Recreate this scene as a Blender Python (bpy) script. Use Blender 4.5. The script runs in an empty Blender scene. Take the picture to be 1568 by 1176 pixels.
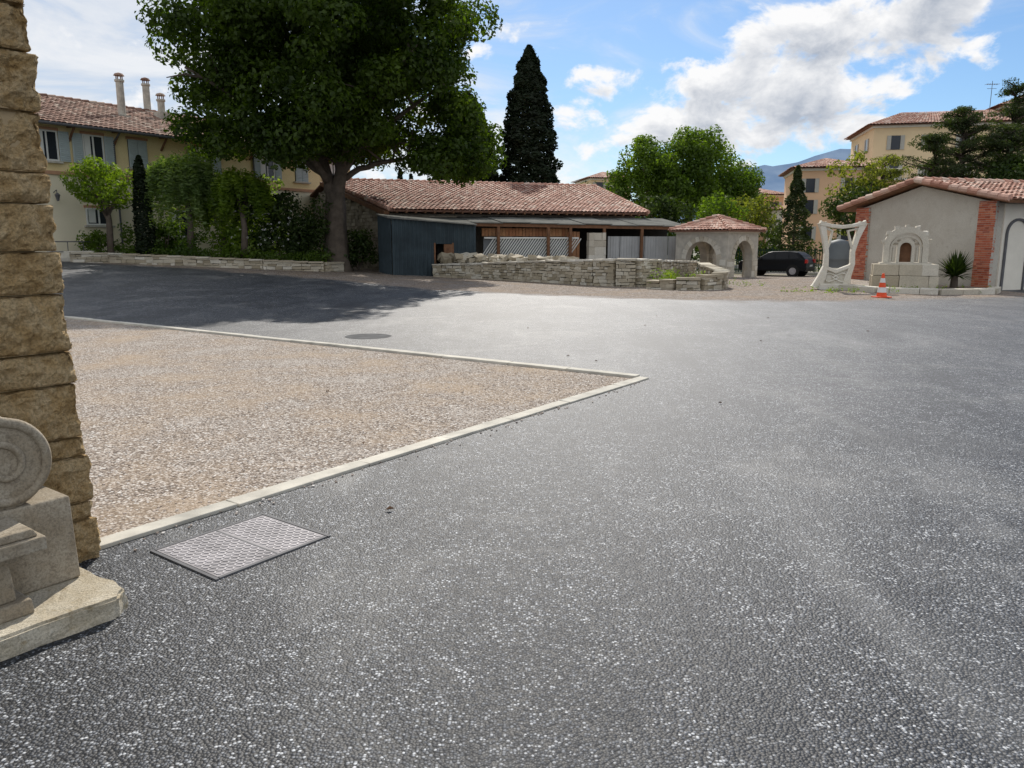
import bpy, math, random
import numpy as np
from mathutils import Vector, Matrix, noise
random.seed(7)
rng=np.random.default_rng(11)
sc=bpy.context.scene
R=math.radians
# ---------------------------------------------------------------- node helpers
class NT:
    def __init__(s,tree): s.t=tree; s.t.nodes.clear()
    def n(s,typ,props=None,**inp):
        nd=s.t.nodes.new('ShaderNode'+typ)
        if props:
            for k,v in props.items(): setattr(nd,k,v)
        for k,v in inp.items():
            key=k.replace('_',' ')
            if k.startswith('i') and k[1:].isdigit(): sk=nd.inputs[int(k[1:])]
            else: sk=nd.inputs[key]
            if isinstance(v,bpy.types.NodeSocket): s.t.links.new(v,sk)
            else: sk.default_value=v
        return nd
    def m(s,op,a,b=0.0,c=None,clamp=False):
        d=dict(i0=a,i1=b)
        if c is not None: d['i2']=c
        return s.n('Math',{'operation':op,'use_clamp':clamp},**d).outputs[0]
    def ramp(s,fac,stops,interp='LINEAR'):
        nd=s.n('ValToRGB',None,Fac=fac); cr=nd.color_ramp; cr.interpolation=interp
        while len(cr.elements)<len(stops): cr.elements.new(0.5)
        for e,(p,c) in zip(cr.elements,stops):
            e.position=p; e.color=(c[0],c[1],c[2],1) if not isinstance(c,(int,float)) else (c,c,c,1)
        return nd.outputs[0]
    def mix(s,f,a,b,bt='MIX'):
        nd=s.n('Mix',{'data_type':'RGBA','blend_type':bt})
        for i,v in ((0,f),(6,a),(7,b)):
            if isinstance(v,bpy.types.NodeSocket): s.t.links.new(v,nd.inputs[i])
            elif i==0: nd.inputs[i].default_value=v
            else: nd.inputs[i].default_value=(v[0],v[1],v[2],1)
        return nd.outputs[2]
def newmat(name):
    m=bpy.data.materials.new(name); m.use_nodes=True; return m,NT(m.node_tree)
def finish(k,col,rough=0.8,bump=None,bd=0.01,bs=1.0,spec=0.3,metal=0.0,**kw):
    b=k.n('BsdfPrincipled'); 
    def st(nm,v):
        if isinstance(v,bpy.types.NodeSocket): k.t.links.new(v,b.inputs[nm])
        else: b.inputs[nm].default_value=v
    st('Base Color',col if isinstance(col,bpy.types.NodeSocket) else (col[0],col[1],col[2],1))
    st('Roughness',rough); st('Specular IOR Level',spec); st('Metallic',metal)
    for a,v in kw.items(): st(a.replace('_',' '),v)
    if bump is not None:
        bn=k.n('Bump',None,Height=bump,Distance=bd,Strength=bs); k.t.links.new(bn.outputs[0],b.inputs['Normal'])
    o=k.n('OutputMaterial'); k.t.links.new(b.outputs[0],o.inputs[0])
def objco(k): return k.n('TexCoord').outputs['Object']
def simple(name,col,var=0.25,scale=3.0,rough=0.85,bd=0.01,island=0.0,spec=0.3,metal=0.0,fine=40.0):
    m,k=newmat(name); co=objco(k)
    n1=k.n('TexNoise',None,Vector=co,Scale=scale,Detail=6.0,Roughness=0.6).outputs['Fac']
    n2=k.n('TexNoise',None,Vector=co,Scale=fine,Detail=4.0).outputs['Fac']
    a=tuple(c*(1-var) for c in col); b=tuple(min(1,c*(1+var)) for c in col)
    c=k.mix(k.ramp(n1,[(0.3,0),(0.7,1)]),a,b)
    if island>0:
        r=k.n('NewGeometry').outputs['Random Per Island']
        f=k.m('MULTIPLY_ADD',r,island*2,1-island)
        c=k.mix(1.0,c,k.n('CombineColor',None,Red=f,Green=k.m('MULTIPLY_ADD',f,0.9,0.08),Blue=k.m('MULTIPLY_ADD',f,0.8,0.15)).outputs[0],'MULTIPLY')
    c=k.mix(k.m('MULTIPLY',n2,0.3),c,tuple(x*0.55 for x in col))
    finish(k,c,rough,n2,bd,0.6,spec,metal); return m
def ramp_island(name,stops,rough=0.85,bd=0.01,fine=30.0,scale=1.2,stain=0.35):
    m,k=newmat(name); co=objco(k)
    r=k.n('NewGeometry').outputs['Random Per Island']
    c=k.ramp(r,stops)
    n=k.n('TexNoise',None,Vector=co,Scale=scale,Detail=6.0).outputs['Fac']
    n2=k.n('TexNoise',None,Vector=co,Scale=fine,Detail=5.0,Roughness=0.65).outputs['Fac']
    c=k.mix(k.m('MULTIPLY',k.ramp(n,[(0.4,0),(0.7,1)]),stain),c,(0.09,0.08,0.07))
    c=k.mix(k.ramp(n2,[(0.35,0.0),(0.65,0.45)]),c,k.mix(1.0,c,(0.5,0.48,0.45),'MULTIPLY'))
    finish(k,c,rough,n2,bd,0.8); return m
def leafmat(name,dark,light,trans=0.45,clump=0.5):
    m,k=newmat(name); co=objco(k)
    r=k.n('NewGeometry').outputs['Random Per Island']
    n=k.n('TexNoise',None,Vector=co,Scale=clump,Detail=3.0).outputs['Fac']
    f=k.m('ADD',k.m('MULTIPLY',r,0.5),k.m('MULTIPLY_ADD',n,1.6,-0.55),clamp=True)
    c=k.mix(f,dark,light)
    d=k.n('BsdfDiffuse',None,Color=c)
    tcol=k.mix(1.0,c,(1.55,1.6,0.5),'MULTIPLY')
    t=k.n('BsdfTranslucent',None,Color=tcol)
    g=k.n('BsdfGlossy',None,Roughness=0.5); g.inputs['Color'].default_value=(0.5,0.5,0.45,1)
    mx=k.n('MixShader',None,Fac=trans); k.t.links.new(d.outputs[0],mx.inputs[1]); k.t.links.new(t.outputs[0],mx.inputs[2])
    m2=k.n('MixShader',None,Fac=0.035); k.t.links.new(mx.outputs[0],m2.inputs[1]); k.t.links.new(g.outputs[0],m2.inputs[2])
    o=k.n('OutputMaterial'); k.t.links.new(m2.outputs[0],o.inputs[0]); return m
# ---------------------------------------------------------------- mesh helpers
class MB:
    def __init__(s): s.v=[]; s.f=[]
    def add(s,vs,fs):
        o=len(s.v); s.v.extend([tuple(p) for p in vs]); s.f.extend([tuple(i+o for i in f) for f in fs])
    def box(s,c,size,rz=0.0,jit=0.0,rot=None,taper=1.0):
        hx,hy,hz=size[0]/2,size[1]/2,size[2]/2
        M=rot if rot is not None else Matrix.Rotation(rz,3,'Z')
        vs=[]
        for z in (-1,1):
            t=taper if z>0 else 1.0
            for x,y in ((-1,-1),(1,-1),(1,1),(-1,1)):
                p=M@Vector((x*hx*t,y*hy*t,z*hz))
                if jit: p+=Vector((random.uniform(-jit,jit),random.uniform(-jit,jit),random.uniform(-jit,jit)))
                vs.append(Vector(c)+p)
        s.add(vs,[(0,3,2,1),(4,5,6,7),(0,1,5,4),(1,2,6,5),(2,3,7,6),(3,0,4,7)])
    def tube(s,pts,rad,seg=10,flute=0.0,cap=True):
        pts=[Vector(p) for p in pts]; o=len(s.v); n=len(pts)
        for i,p in enumerate(pts):
            d=(pts[min(i+1,n-1)]-pts[max(i-1,0)]).normalized()
            a=d.cross(Vector((0.13,1,0.07))); 
            if a.length<0.1: a=d.cross(Vector((1,0,0)))
            a.normalize(); b=d.cross(a)
            for j in range(seg):
                th=2*math.pi*j/seg; r=rad[i]*(1+flute*math.sin(th*5+i*0.35)+flute*0.5*math.sin(th*3+1))
                s.v.append(tuple(p+a*math.cos(th)*r+b*math.sin(th)*r))
        for i in range(n-1):
            for j in range(seg):
                j2=(j+1)%seg; s.f.append((o+i*seg+j,o+i*seg+j2,o+(i+1)*seg+j2,o+(i+1)*seg+j))
        if cap:
            s.f.append(tuple(o+j for j in range(seg))[::-1]); s.f.append(tuple(o+(n-1)*seg+j for j in range(seg)))
    def lathe(s,c,prof,seg=24):
        o=len(s.v)
        for r,z in prof:
            for j in range(seg):
                a=2*math.pi*j/seg; s.v.append((c[0]+r*math.cos(a),c[1]+r*math.sin(a),c[2]+z))
        for i in range(len(prof)-1):
            for j in range(seg):
                j2=(j+1)%seg; s.f.append((o+i*seg+j,o+i*seg+j2,o+(i+1)*seg+j2,o+(i+1)*seg+j))
        s.f.append(tuple(o+j for j in range(seg))[::-1]); s.f.append(tuple(o+(len(prof)-1)*seg+j for j in range(seg)))
    def prism(s,poly,z0,z1):
        n=len(poly); vs=[(p[0],p[1],z0) for p in poly]+[(p[0],p[1],z1) for p in poly]
        s.add(vs,[tuple(range(n))[::-1],tuple(range(n,2*n))]+[(i,(i+1)%n,n+(i+1)%n,n+i) for i in range(n)])
    def slab(s,q,th):
        q=[Vector(p) for p in q]; nn=(q[1]-q[0]).cross(q[3]-q[0]).normalized()
        if nn.z<0: nn=-nn
        s.add(q+[p-nn*th for p in q],[(0,1,2,3),(7,6,5,4),(0,4,5,1),(1,5,6,2),(2,6,7,3),(3,7,4,0)])
    def ring(s,O,ex,outer,inner,th):
        ex=Vector(ex).normalized(); nn=ex.cross(Vector((0,0,1))); n=len(outer); vs=[]
        for pr in (outer,inner):
            for sd in (0,1):
                for x,z in pr: vs.append(Vector(O)+ex*x+Vector((0,0,z))+nn*(th*(0.5 if sd==0 else -0.5)))
        A,B,C,D=0,n,2*n,3*n; fs=[]
        for i in range(n-1):
            fs+=[(A+i,A+i+1,C+i+1,C+i),(B+i,D+i,D+i+1,B+i+1),(A+i,B+i,B+i+1,A+i+1),(C+i,C+i+1,D+i+1,D+i)]
        fs+=[(A,C,D,B),(A+n-1,B+n-1,D+n-1,C+n-1)]
        s.add(vs,fs)
    def obj(s,name,mat,smooth=False):
        me=bpy.data.meshes.new(name); me.from_pydata(s.v,[],s.f); me.materials.append(mat)
        if smooth: me.polygons.foreach_set('use_smooth',[True]*len(me.polygons))
        me.update(); o=bpy.data.objects.new(name,me); sc.collection.objects.link(o); return o
def group(name,loc,parts):
    e=bpy.data.objects.new(name,None); e.location=loc; sc.collection.objects.link(e)
    inv=Matrix.Translation(loc).inverted()
    for p in parts: p.parent=e; p.matrix_parent_inverse=inv
    return e
def bevel(o,w=0.01,seg=2):
    b=o.modifiers.new('bevel','BEVEL'); b.width=w; b.segments=seg; b.limit_method='ANGLE'; return o
def ss(a,b,x):
    t=min(1,max(0,(x-a)/(b-a))); return t*t*(3-2*t)
def H(x,y):
    return 0.045*min(22,max(0,-x-2.8))*ss(16,34,y)-0.42*ss(34,48,y)*ss(7,13,x)
def blocks(mb,A,B,zb,zt,th,ch,bl,gap=0.008,jit=0.01,wob=0.0):
    A=Vector((A[0],A[1],0)); B=Vector((B[0],B[1],0)); L=(B-A).length; d=(B-A)/L; rz=math.atan2(d.y,d.x)
    zmax=max(zt); z=min(zb); 
    while z<zmax-0.02:
        h=ch*random.uniform(0.75,1.25); s=-random.uniform(0,bl)
        if z+h>zmax: h=zmax-z
        while s<L:
            w=bl*random.uniform(0.6,1.5); s0=max(0,s); s1=min(L,s+w); 
            if s1-s0>0.04:
                f=(s0+s1)/2/L; top=zt[0]+(zt[1]-zt[0])*f; bot=zb[0]+(zb[1]-zb[0])*f
                if z+h*0.5<top and z+h>bot:
                    c=A+d*(s0+s1)/2; hh=min(h,top-z+0.04)
                    mb.box((c.x,c.y,z+hh/2),(s1-s0-gap,th+random.uniform(-wob,wob),hh-gap),rz,jit)
            s+=w
        z+=h
def tiles(mb,A,B,C,D,tw=0.22,tl=0.36):
    A,B,C,D=[Vector(p) for p in (A,B,C,D)]
    nc=max(1,int((B-A).length/tw)); nr=max(1,int((D-A).length/tl)); up=(B-A).cross(D-A).normalized()
    if up.z<0: up=-up
    for j in range(nr):
        for i in range(nc):
            fx=(i+0.5)/nc; f0=j/nr-0.15/nr; f1=(j+1)/nr+0.05/nr
            p0=(A.lerp(B,fx)).lerp(D.lerp(C,fx),f0); p1=(A.lerp(B,fx)).lerp(D.lerp(C,fx),f1)
            w0=(A.lerp(D,f0)-B.lerp(C,f0)).length/nc*0.5; ex=(B-A).normalized()
            sk=random.uniform(-0.012,0.012); lf=random.uniform(0.025,0.045)
            vs=[]
            for p,l,ww in ((p0+ex*sk,lf,w0),(p1,0.005,w0*0.9)):
                for a in range(6):
                    t=math.pi*a/5; vs.append(p+ex*(-math.cos(t)*ww)+up*(math.sin(t)*ww*0.6+l))
            mb.add(vs,[(a,a+1,a+7,a+6) for a in range(5)])
def leafmesh(name,P,N,size,mat,aspect=0.55,U=None):
    n=len(P); 
    rv=rng.normal(size=(n,3)); 
    if U is None: U=rng.normal(size=(n,3))
    N=N+rv*0.7; N/=np.linalg.norm(N,axis=1,keepdims=True)+1e-9
    T=np.cross(N,U); T/=np.linalg.norm(T,axis=1,keepdims=True)+1e-9; Bt=np.cross(N,T)
    s=size*rng.uniform(0.6,1.3,size=(n,1))
    V=np.empty((n,4,3)); V[:,0]=P-Bt*s*0.5; V[:,1]=P+T*s*aspect*0.5+N*s*0.12; V[:,2]=P+Bt*s*0.5; V[:,3]=P-T*s*aspect*0.5+N*s*0.12
    me=bpy.data.meshes.new(name); me.vertices.add(4*n); me.vertices.foreach_set('co',V.reshape(-1))
    me.loops.add(4*n); me.loops.foreach_set('vertex_index',np.arange(4*n,dtype=np.int32))
    me.polygons.add(n); me.polygons.foreach_set('loop_start',np.arange(0,4*n,4,dtype=np.int32)); me.polygons.foreach_set('loop_total',np.full(n,4,dtype=np.int32))
    me.materials.append(mat); me.update(calc_edges=True); me.validate()
    o=bpy.data.objects.new(name,me); sc.collection.objects.link(o); return o
def clumpleaves(name,cl,dens,size,mat,squash=0.8,aspect=0.55,hang=None):
    cl=np.array(cl,dtype=float); k=np.maximum(6,(dens*cl[:,3]**2).astype(int)); idx=np.repeat(np.arange(len(cl)),k); n=len(idx)
    D=rng.normal(size=(n,3)); D/=np.linalg.norm(D,axis=1,keepdims=True)
    rr=cl[idx,3:4]*rng.uniform(0.35,1.08,size=(n,1))**0.6
    off=D*rr; off[:,2]*=squash
    P=cl[idx,:3]+off; N=D.copy(); N[:,2]+=0.5
    U=None
    if hang: U=np.cross(N,np.tile([0,0,1.0],(n,1)))+rng.normal(size=(n,3))*0.15
    return leafmesh(name,P,N,size,mat,aspect,U)
def conefoliage(name,c,zb,zt,prof,n,size,mat,lob=0.15,aspect=0.4,layers=0):
    z=zb+(zt-zb)*rng.uniform(0,1,n)**0.9; f=(z-zb)/(zt-zb); a=rng.uniform(0,2*math.pi,n)
    r=np.array([prof(x) for x in f]); wob=1+lob*np.sin(a*5+z*1.9)+lob*np.sin(a*3-z*3.1)+lob*0.7*np.sin(z*6+a*2)
    if layers: wob*=0.72+0.4*np.abs(np.sin(f*math.pi*layers))
    rr=r*wob*rng.uniform(0.55,1.04,n)**0.5
    P=np.stack([c[0]+rr*np.cos(a),c[1]+rr*np.sin(a),z],1); N=np.stack([np.cos(a),np.sin(a),0.25+0*a],1)
    U=np.cross(N,np.tile([0,0,1.0],(n,1)))+rng.normal(size=(n,3))*0.3
    return leafmesh(name,P,N,size,mat,aspect,U)
def crown_clumps(c,rx,ry,rz,n,r0,r1,seed=0,zmin=None,inner=0.3):
    g=np.random.default_rng(seed); out=[]
    while len(out)<n:
        d=g.normal(size=3); d/=np.linalg.norm(d)
        bump=0.86+0.26*noise.noise(Vector((d[0]*2.1+seed,d[1]*2.1,d[2]*2.1)))
        f=bump*(g.uniform(0.80,1.0) if g.uniform()>inner else g.uniform(0.3,0.8))
        p=[c[0]+d[0]*rx*f,c[1]+d[1]*ry*f,c[2]+d[2]*rz*f]
        if zmin is not None and p[2]<zmin+0.6*noise.noise(Vector((p[0]*.4,p[1]*.4,0))): continue
        out.append((p[0],p[1],p[2],g.uniform(r0,r1)))
    return out
# ---------------------------------------------------------------- materials
def asphalt_nodes(k,co):
    v=k.n('TexVoronoi',None,Vector=co,Scale=90.0); cr=k.n('SeparateColor',None,Color=v.outputs['Color']).outputs[0]
    big=k.n('TexNoise',None,Vector=co,Scale=0.6,Detail=7.0,Roughness=0.68,Distortion=0.9).outputs['Fac']
    med=k.n('TexNoise',None,Vector=co,Scale=7.0,Detail=6.0,Roughness=0.7).outputs['Fac']
    crs=k.m('ADD',cr,k.m('MULTIPLY_ADD',med,0.8,-0.42),clamp=True)
    c=k.ramp(crs,[(0.0,(0.012,0.014,0.019)),(0.45,(0.028,0.033,0.043)),(0.68,(0.075,0.084,0.10)),(0.84,(0.22,0.235,0.26)),(1.0,(0.58,0.60,0.62))])
    c=k.mix(k.ramp(v.outputs['Distance'],[(0.36,0.0),(0.64,0.95)]),c,(0.005,0.006,0.008))
    mp=k.n('Mapping',None,Vector=co,Rotation=(0,0,-0.60),Scale=(1.0,0.30,1)).outputs[0]
    st=k.n('TexNoise',None,Vector=mp,Scale=0.8,Detail=7.0,Roughness=0.66,Distortion=1.1).outputs['Fac']
    c=k.mix(k.ramp(big,[(0.52,0.0),(0.62,0.16),(0.72,0.42)]),c,(0.27,0.265,0.25))
    c=k.mix(k.ramp(st,[(0.53,0.0),(0.68,0.25)]),c,(0.22,0.22,0.215))
    c=k.mix(k.ramp(st,[(0.36,0.50),(0.48,0.0)]),c,(0.010,0.012,0.016))
    c=k.mix(k.ramp(big,[(0.34,0.45),(0.47,0.0)]),c,(0.012,0.014,0.018))
    h=k.m('ADD',k.m('MULTIPLY',v.outputs['Distance'],-1.0),k.m('MULTIPLY',cr,0.35))
    return c,h
def gravel_nodes(k,co,scale=55.0,tint=(1,1,1)):
    v=k.n('TexVoronoi',None,Vector=co,Scale=scale); s=k.n('SeparateColor',None,Color=v.outputs['Color'])
    c=k.ramp(s.outputs[0],[(0.0,(0.15,0.12,0.10)),(0.25,(0.31,0.255,0.21)),(0.55,(0.45,0.385,0.325)),(0.8,(0.56,0.505,0.45)),(1.0,(0.80,0.77,0.72))])
    c=k.mix(k.ramp(v.outputs['Distance'],[(0.40,0.0),(0.72,0.8)]),c,(0.09,0.07,0.055))
    n=k.n('TexNoise',None,Vector=co,Scale=0.8,Detail=8.0,Roughness=0.68).outputs['Fac']
    c=k.mix(k.ramp(n,[(0.46,0.0),(0.66,0.55)]),c,(0.42,0.32,0.22))
    c=k.mix(k.ramp(n,[(0.32,0.4),(0.46,0.0)]),c,(0.50,0.465,0.42))
    c=k.mix(1.0,c,tint,'MULTIPLY')
    h=k.m('ADD',k.m('MULTIPLY',v.outputs['Distance'],-1.0),k.m('MULTIPLY',s.outputs[1],0.6))
    return c,h
m,k=newmat('ground_mat'); co=objco(k)
ca,ha=asphalt_nodes(k,co); cg,hg=gravel_nodes(k,co,26.0,(0.72,0.70,0.69))
sx=k.n('SeparateXYZ',None,Vector=co)
pts=[(-60,37),(-20,34.5),(-14,33.2),(-7.6,30.5),(-1.8,25.6),(2.5,22.8),(6.5,21.0),(9.5,21.2),(13.8,22.4),(16.6,23.2),(17.6,40),(60,60)]
tx=k.m('MULTIPLY_ADD',sx.outputs[0],1/120,0.5)
fy=k.ramp(tx,[((p[0]+60)/120,p[1]/100) for p in pts])
wn=k.n('TexNoise',None,Vector=co,Scale=0.9,Detail=6.0).outputs['Fac']
dy=k.m('ADD',k.m('SUBTRACT',sx.outputs[1],k.m('MULTIPLY',fy,100.0)),k.m('MULTIPLY_ADD',wn,2.4,-1.2))
mask=k.ramp(dy,[(0.0,0.0),(0.9,1.0)])
grs=k.ramp(k.n('TexNoise',None,Vector=co,Scale=0.25,Detail=6.0).outputs['Fac'],[(0.45,(0.26,0.245,0.22)),(0.6,(0.16,0.17,0.08))])
fm=k.ramp(k.m('MULTIPLY_ADD',sx.outputs[1],1/100,-0.45),[(0.0,0.0),(0.1,1.0)])
cg2=k.mix(fm,cg,grs)
c=k.mix(mask,ca,cg2)
rg=k.m('MULTIPLY_ADD',mask,0.30,0.58)
finish(k,c,rg,ha,0.0045,0.9,k.m('MULTIPLY_ADD',mask,-0.35,0.45)); M_ground=m
m,k=newmat('gravel_mat'); co=objco(k); c,h=gravel_nodes(k,co,58.0); finish(k,c,0.95,h,0.007,0.9,0.1); M_gravel=m
M_kerb=simple('kerb_stone_mat',(0.54,0.52,0.46),0.25,4,0.85,0.003,0.12,fine=60)
m,k=newmat('sandstone_mat'); co=objco(k)
r=k.n('NewGeometry').outputs['Random Per Island']
n1=k.n('TexNoise',None,Vector=co,Scale=9.0,Detail=9.0,Roughness=0.72).outputs['Fac']
n2=k.n('TexNoise',None,Vector=co,Scale=70.0,Detail=6.0,Roughness=0.75).outputs['Fac']
c=k.mix(r,(0.60,0.39,0.165),(0.76,0.55,0.29)); c=k.mix(k.ramp(n1,[(0.42,0.0),(0.62,0.8)]),c,(0.86,0.68,0.42))
c=k.mix(k.ramp(n1,[(0.30,0.75),(0.45,0.0)]),c,(0.33,0.20,0.08)); c=k.mix(k.ramp(n2,[(0.4,0.55),(0.56,0)]),c,(0.27,0.18,0.09))
finish(k,c,0.95,k.m('ADD',n1,k.m('MULTIPLY',n2,0.6)),0.05,1.0,0.1); M_sand=m
def mottled(name,c0,c1,c2,s1=6.0,bd=0.008):
    m,k=newmat(name); co=objco(k)
    a=k.n('TexNoise',None,Vector=co,Scale=s1,Detail=9.0,Roughness=0.68,Distortion=.3).outputs['Fac']
    b=k.n('TexNoise',None,Vector=co,Scale=95.0,Detail=5.0,Roughness=0.7).outputs['Fac']
    d=k.n('TexNoise',None,Vector=co,Scale=s1*3.3,Detail=6.0,Roughness=0.7).outputs['Fac']
    c=k.mix(k.ramp(a,[(0.40,0),(0.62,1)]),c0,c1); c=k.mix(k.ramp(d,[(0.56,0),(0.66,.75)]),c,c2)
    c=k.mix(k.ramp(b,[(0.38,.55),(0.55,0)]),c,tuple(x*.45 for x in c0))
    finish(k,c,0.9,k.m('ADD',a,k.m('MULTIPLY',b,.5)),bd,.8,.2); return m
M_cast=mottled('cast_stone_mat',(0.32,0.265,0.19),(0.42,0.37,0.29),(0.21,0.175,0.13))
M_slab=mottled('slab_stone_mat',(0.50,0.43,0.31),(0.66,0.60,0.48),(0.36,0.28,0.16),5.0,.02)
M_steel=simple('cover_steel_mat',(0.45,0.43,0.44),0.25,5,0.6,0.001,metal=0.15,spec=0.4)
M_tileA=ramp_island('terracotta_tile_mat',[(0,(0.40,0.19,0.135)),(0.35,(0.56,0.30,0.22)),(0.7,(0.66,0.40,0.31)),(1,(0.74,0.58,0.48))],stain=0.18)
M_tileB=ramp_island('old_tile_mat',[(0,(0.22,0.12,0.085)),(0.4,(0.38,0.22,0.16)),(0.8,(0.50,0.33,0.25)),(1,(0.60,0.48,0.38))],stain=0.35)
M_tilebase=simple('tile_bed_mat',(0.22,0.12,0.085),0.2,3)
M_stoneW=ramp_island('limestone_block_mat',[(0,(0.34,0.29,0.20)),(0.4,(0.50,0.435,0.325)),(0.8,(0.62,0.565,0.45)),(1,(0.74,0.70,0.60))],stain=0.25)
M_stoneD=ramp_island('dark_rubble_mat',[(0,(0.20,0.17,0.13)),(0.5,(0.31,0.27,0.21)),(1,(0.44,0.39,0.32))],stain=0.3)
M_white=ramp_island('white_limestone_mat',[(0,(0.52,0.47,0.38)),(0.5,(0.64,0.595,0.50)),(1,(0.76,0.73,0.65))],stain=0.12)
M_brick=ramp_island('red_brick_mat',[(0,(0.38,0.085,0.045)),(0.5,(0.55,0.15,0.08)),(1,(0.66,0.26,0.15))],stain=0.1)
M_mortar=simple('mortar_mat',(0.27,0.24,0.20),0.2,4)
M_mortarL=simple('light_mortar_mat',(0.50,0.47,0.41),0.2,4)
M_plaster=mottled('cream_plaster_mat',(0.92,0.74,0.40),(0.96,0.81,0.48),(0.88,0.70,0.38),.7,.003)
M_plaster2=simple('pale_plaster_mat',(0.92,0.83,0.62),0.06,0.8,0.9,0.003)
M_render=mottled('grey_render_mat',(0.54,0.50,0.43),(0.61,0.58,0.51),(0.48,0.44,0.37),1.1,.006)
M_renderw=simple('white_render_mat',(0.88,0.83,0.72),0.08,1.2,0.95,0.004)
M_dark=simple('interior_shade_mat',(0.02,0.018,0.016),0.2)  # near-black colour stands in for the shade inside the sheds
M_glass,k=newmat('window_glass_mat'); finish(k,(0.03,0.035,0.045),0.12,spec=0.4)
M_shut=simple('shutter_paint_mat',(0.50,0.57,0.58),0.08,3,0.6,0.002)
M_wpaint=simple('white_paint_mat',(0.80,0.80,0.76),0.05,3,0.5,0.001)
M_wood=simple('brown_timber_mat',(0.19,0.095,0.05),0.3,5,0.8,0.004)
M_planks=ramp_island('orange_board_mat',[(0,(0.36,0.15,0.07)),(1,(0.52,0.27,0.13))])
M_band=simple('string_course_mat',(0.55,0.31,0.19),0.1)
M_metal=simple('blue_sheet_metal_mat',(0.040,0.058,0.068),0.3,1.5,0.75,0.002,metal=0.0,spec=0.25)
M_greysheet=simple('grey_roof_sheet_mat',(0.19,0.19,0.175),0.3,1.2,1.0,0.006,spec=0.0)
M_panel=simple('grey_panel_mat',(0.47,0.48,0.48),0.15,1.0,0.8,0.003)
M_panelb=simple('panel_backing_mat',(0.20,0.21,0.22),0.15,1.0,0.8,0.003)
M_bark=simple('bark_mat',(0.125,0.10,0.078),0.35,3,0.95,0.05,fine=14)
M_barkl=simple('pale_bark_mat',(0.20,0.155,0.11),0.3,3,0.95,0.02,fine=20)
L_big=leafmat('big_tree_leaf_mat',(0.016,0.038,0.006),(0.090,0.145,0.014),0.45,0.45)
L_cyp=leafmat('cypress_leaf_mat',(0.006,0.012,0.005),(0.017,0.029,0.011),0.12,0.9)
L_mid=leafmat('plane_leaf_mat',(0.040,0.085,0.012),(0.14,0.215,0.028),0.5,0.3)
L_lem=leafmat('lemon_leaf_mat',(0.08,0.15,0.015),(0.22,0.31,0.03),0.5,1.0)
L_pep=leafmat('pepper_leaf_mat',(0.10,0.17,0.05),(0.24,0.32,0.11),0.5,0.9)
L_dark=leafmat('shrub_leaf_mat',(0.014,0.032,0.009),(0.065,0.10,0.02),0.35,0.9)
L_olive=leafmat('olive_leaf_mat',(0.09,0.11,0.025),(0.22,0.24,0.05),0.5,0.6)
L_pine=leafmat('pine_needle_mat',(0.018,0.037,0.014),(0.075,0.10,0.035),0.38,0.7)
M_flower=simple('white_petal_mat',(0.7,0.7,0.68),0.05)
# ---------------------------------------------------------------- ground
def axis(a,b,fa,fb,st):
    out=list(np.arange(fa,fb+1e-6,st)); x=fb; s=st
    while x<b: s*=1.5; x=min(b,x+s); out.append(x)
    x=fa; s=st
    while x>a: s*=1.5; x=max(a,x-s); out.insert(0,x)
    return out
xs=axis(-4000,4000,-40,40,1.0); ys=axis(-400,6000,-6,64,1.0)
g=MB(); 
for y in ys:
    for x in xs: g.v.append((x,y,H(x,y)))
nx=len(xs)
for j in range(len(ys)-1):
    for i in range(nx-1): g.f.append((j*nx+i,j*nx+i+1,(j+1)*nx+i+1,(j+1)*nx+i))
g.obj('ground',M_ground,True)
e1=Vector((0.592,0.806,0)); e2=Vector((-0.832,0.555,0)); nF=Vector((0.806,-0.592,0))
Pc=Vector((1.57,9.07,0)); Pn=Vector((-2.21,3.92,0)); Pf=Vector((-9.5,16.5,0)); Pf2=Pc+(Pf-Pc)*1.12
gv=MB(); q=[Pn-e1*0.1,Pc,Pf2,Vector((-14.5,12.0,0)),Vector((-9,4.0,0))]
gv.add([(p.x,p.y,0.006) for p in q],[(0,1,2,3,4)]); gv.obj('gravel_parterre',M_gravel)
kb=MB()
def kerbrun(A,B,w,mb,z1=0.035,seg=1.0):
    L=(B-A).length; d=(B-A)/L; s=0; rz=math.atan2(d.y,d.x)
    while s<L-0.05:
        l=min(seg*random.uniform(.85,1.15),L-s); c=A+d*(s+l/2)
        mb.box((c.x,c.y,z1/2-0.02+random.uniform(-.002,.002)),(l-0.007,w,z1+0.04),rz+random.uniform(-.003,.003),0.004); s+=l
kerbrun(Pn-e1*0.15,Pc+e1*0.03,0.135,kb,0.020); bevel(kb.obj('stone_kerb',M_kerb),0.006)
kb=MB(); fd=(Pf2-Pc).normalized(); kerbrun(Pc+fd*0.07,Pf2,0.13,kb,0.040); bevel(kb.obj('stone_kerb',M_kerb),0.006)
pb=MB()
for i in range(2600):
    s=random.uniform(0.03,6.2); t=abs(random.gauss(0,1.5))+0.08; base=Pn+e1*s
    p=base+Vector((-0.82,0.57,0))*t
    if random.random()<.05: p=base+nF*abs(random.gauss(0.08,.08))
    r=random.uniform(0.004,0.0085)
    pb.box((p.x,p.y,0.006),(r*2,r*1.6,r*1.2),random.uniform(0,3),r*0.35)
M_peb=ramp_island('pebble_mat',[(0,(0.32,0.26,0.22)),(0.4,(0.50,0.42,0.36)),(0.8,(0.62,0.55,0.49)),(1,(0.82,0.79,0.75))],stain=0.0)
pb.obj('loose_gravel',M_peb)
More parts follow.
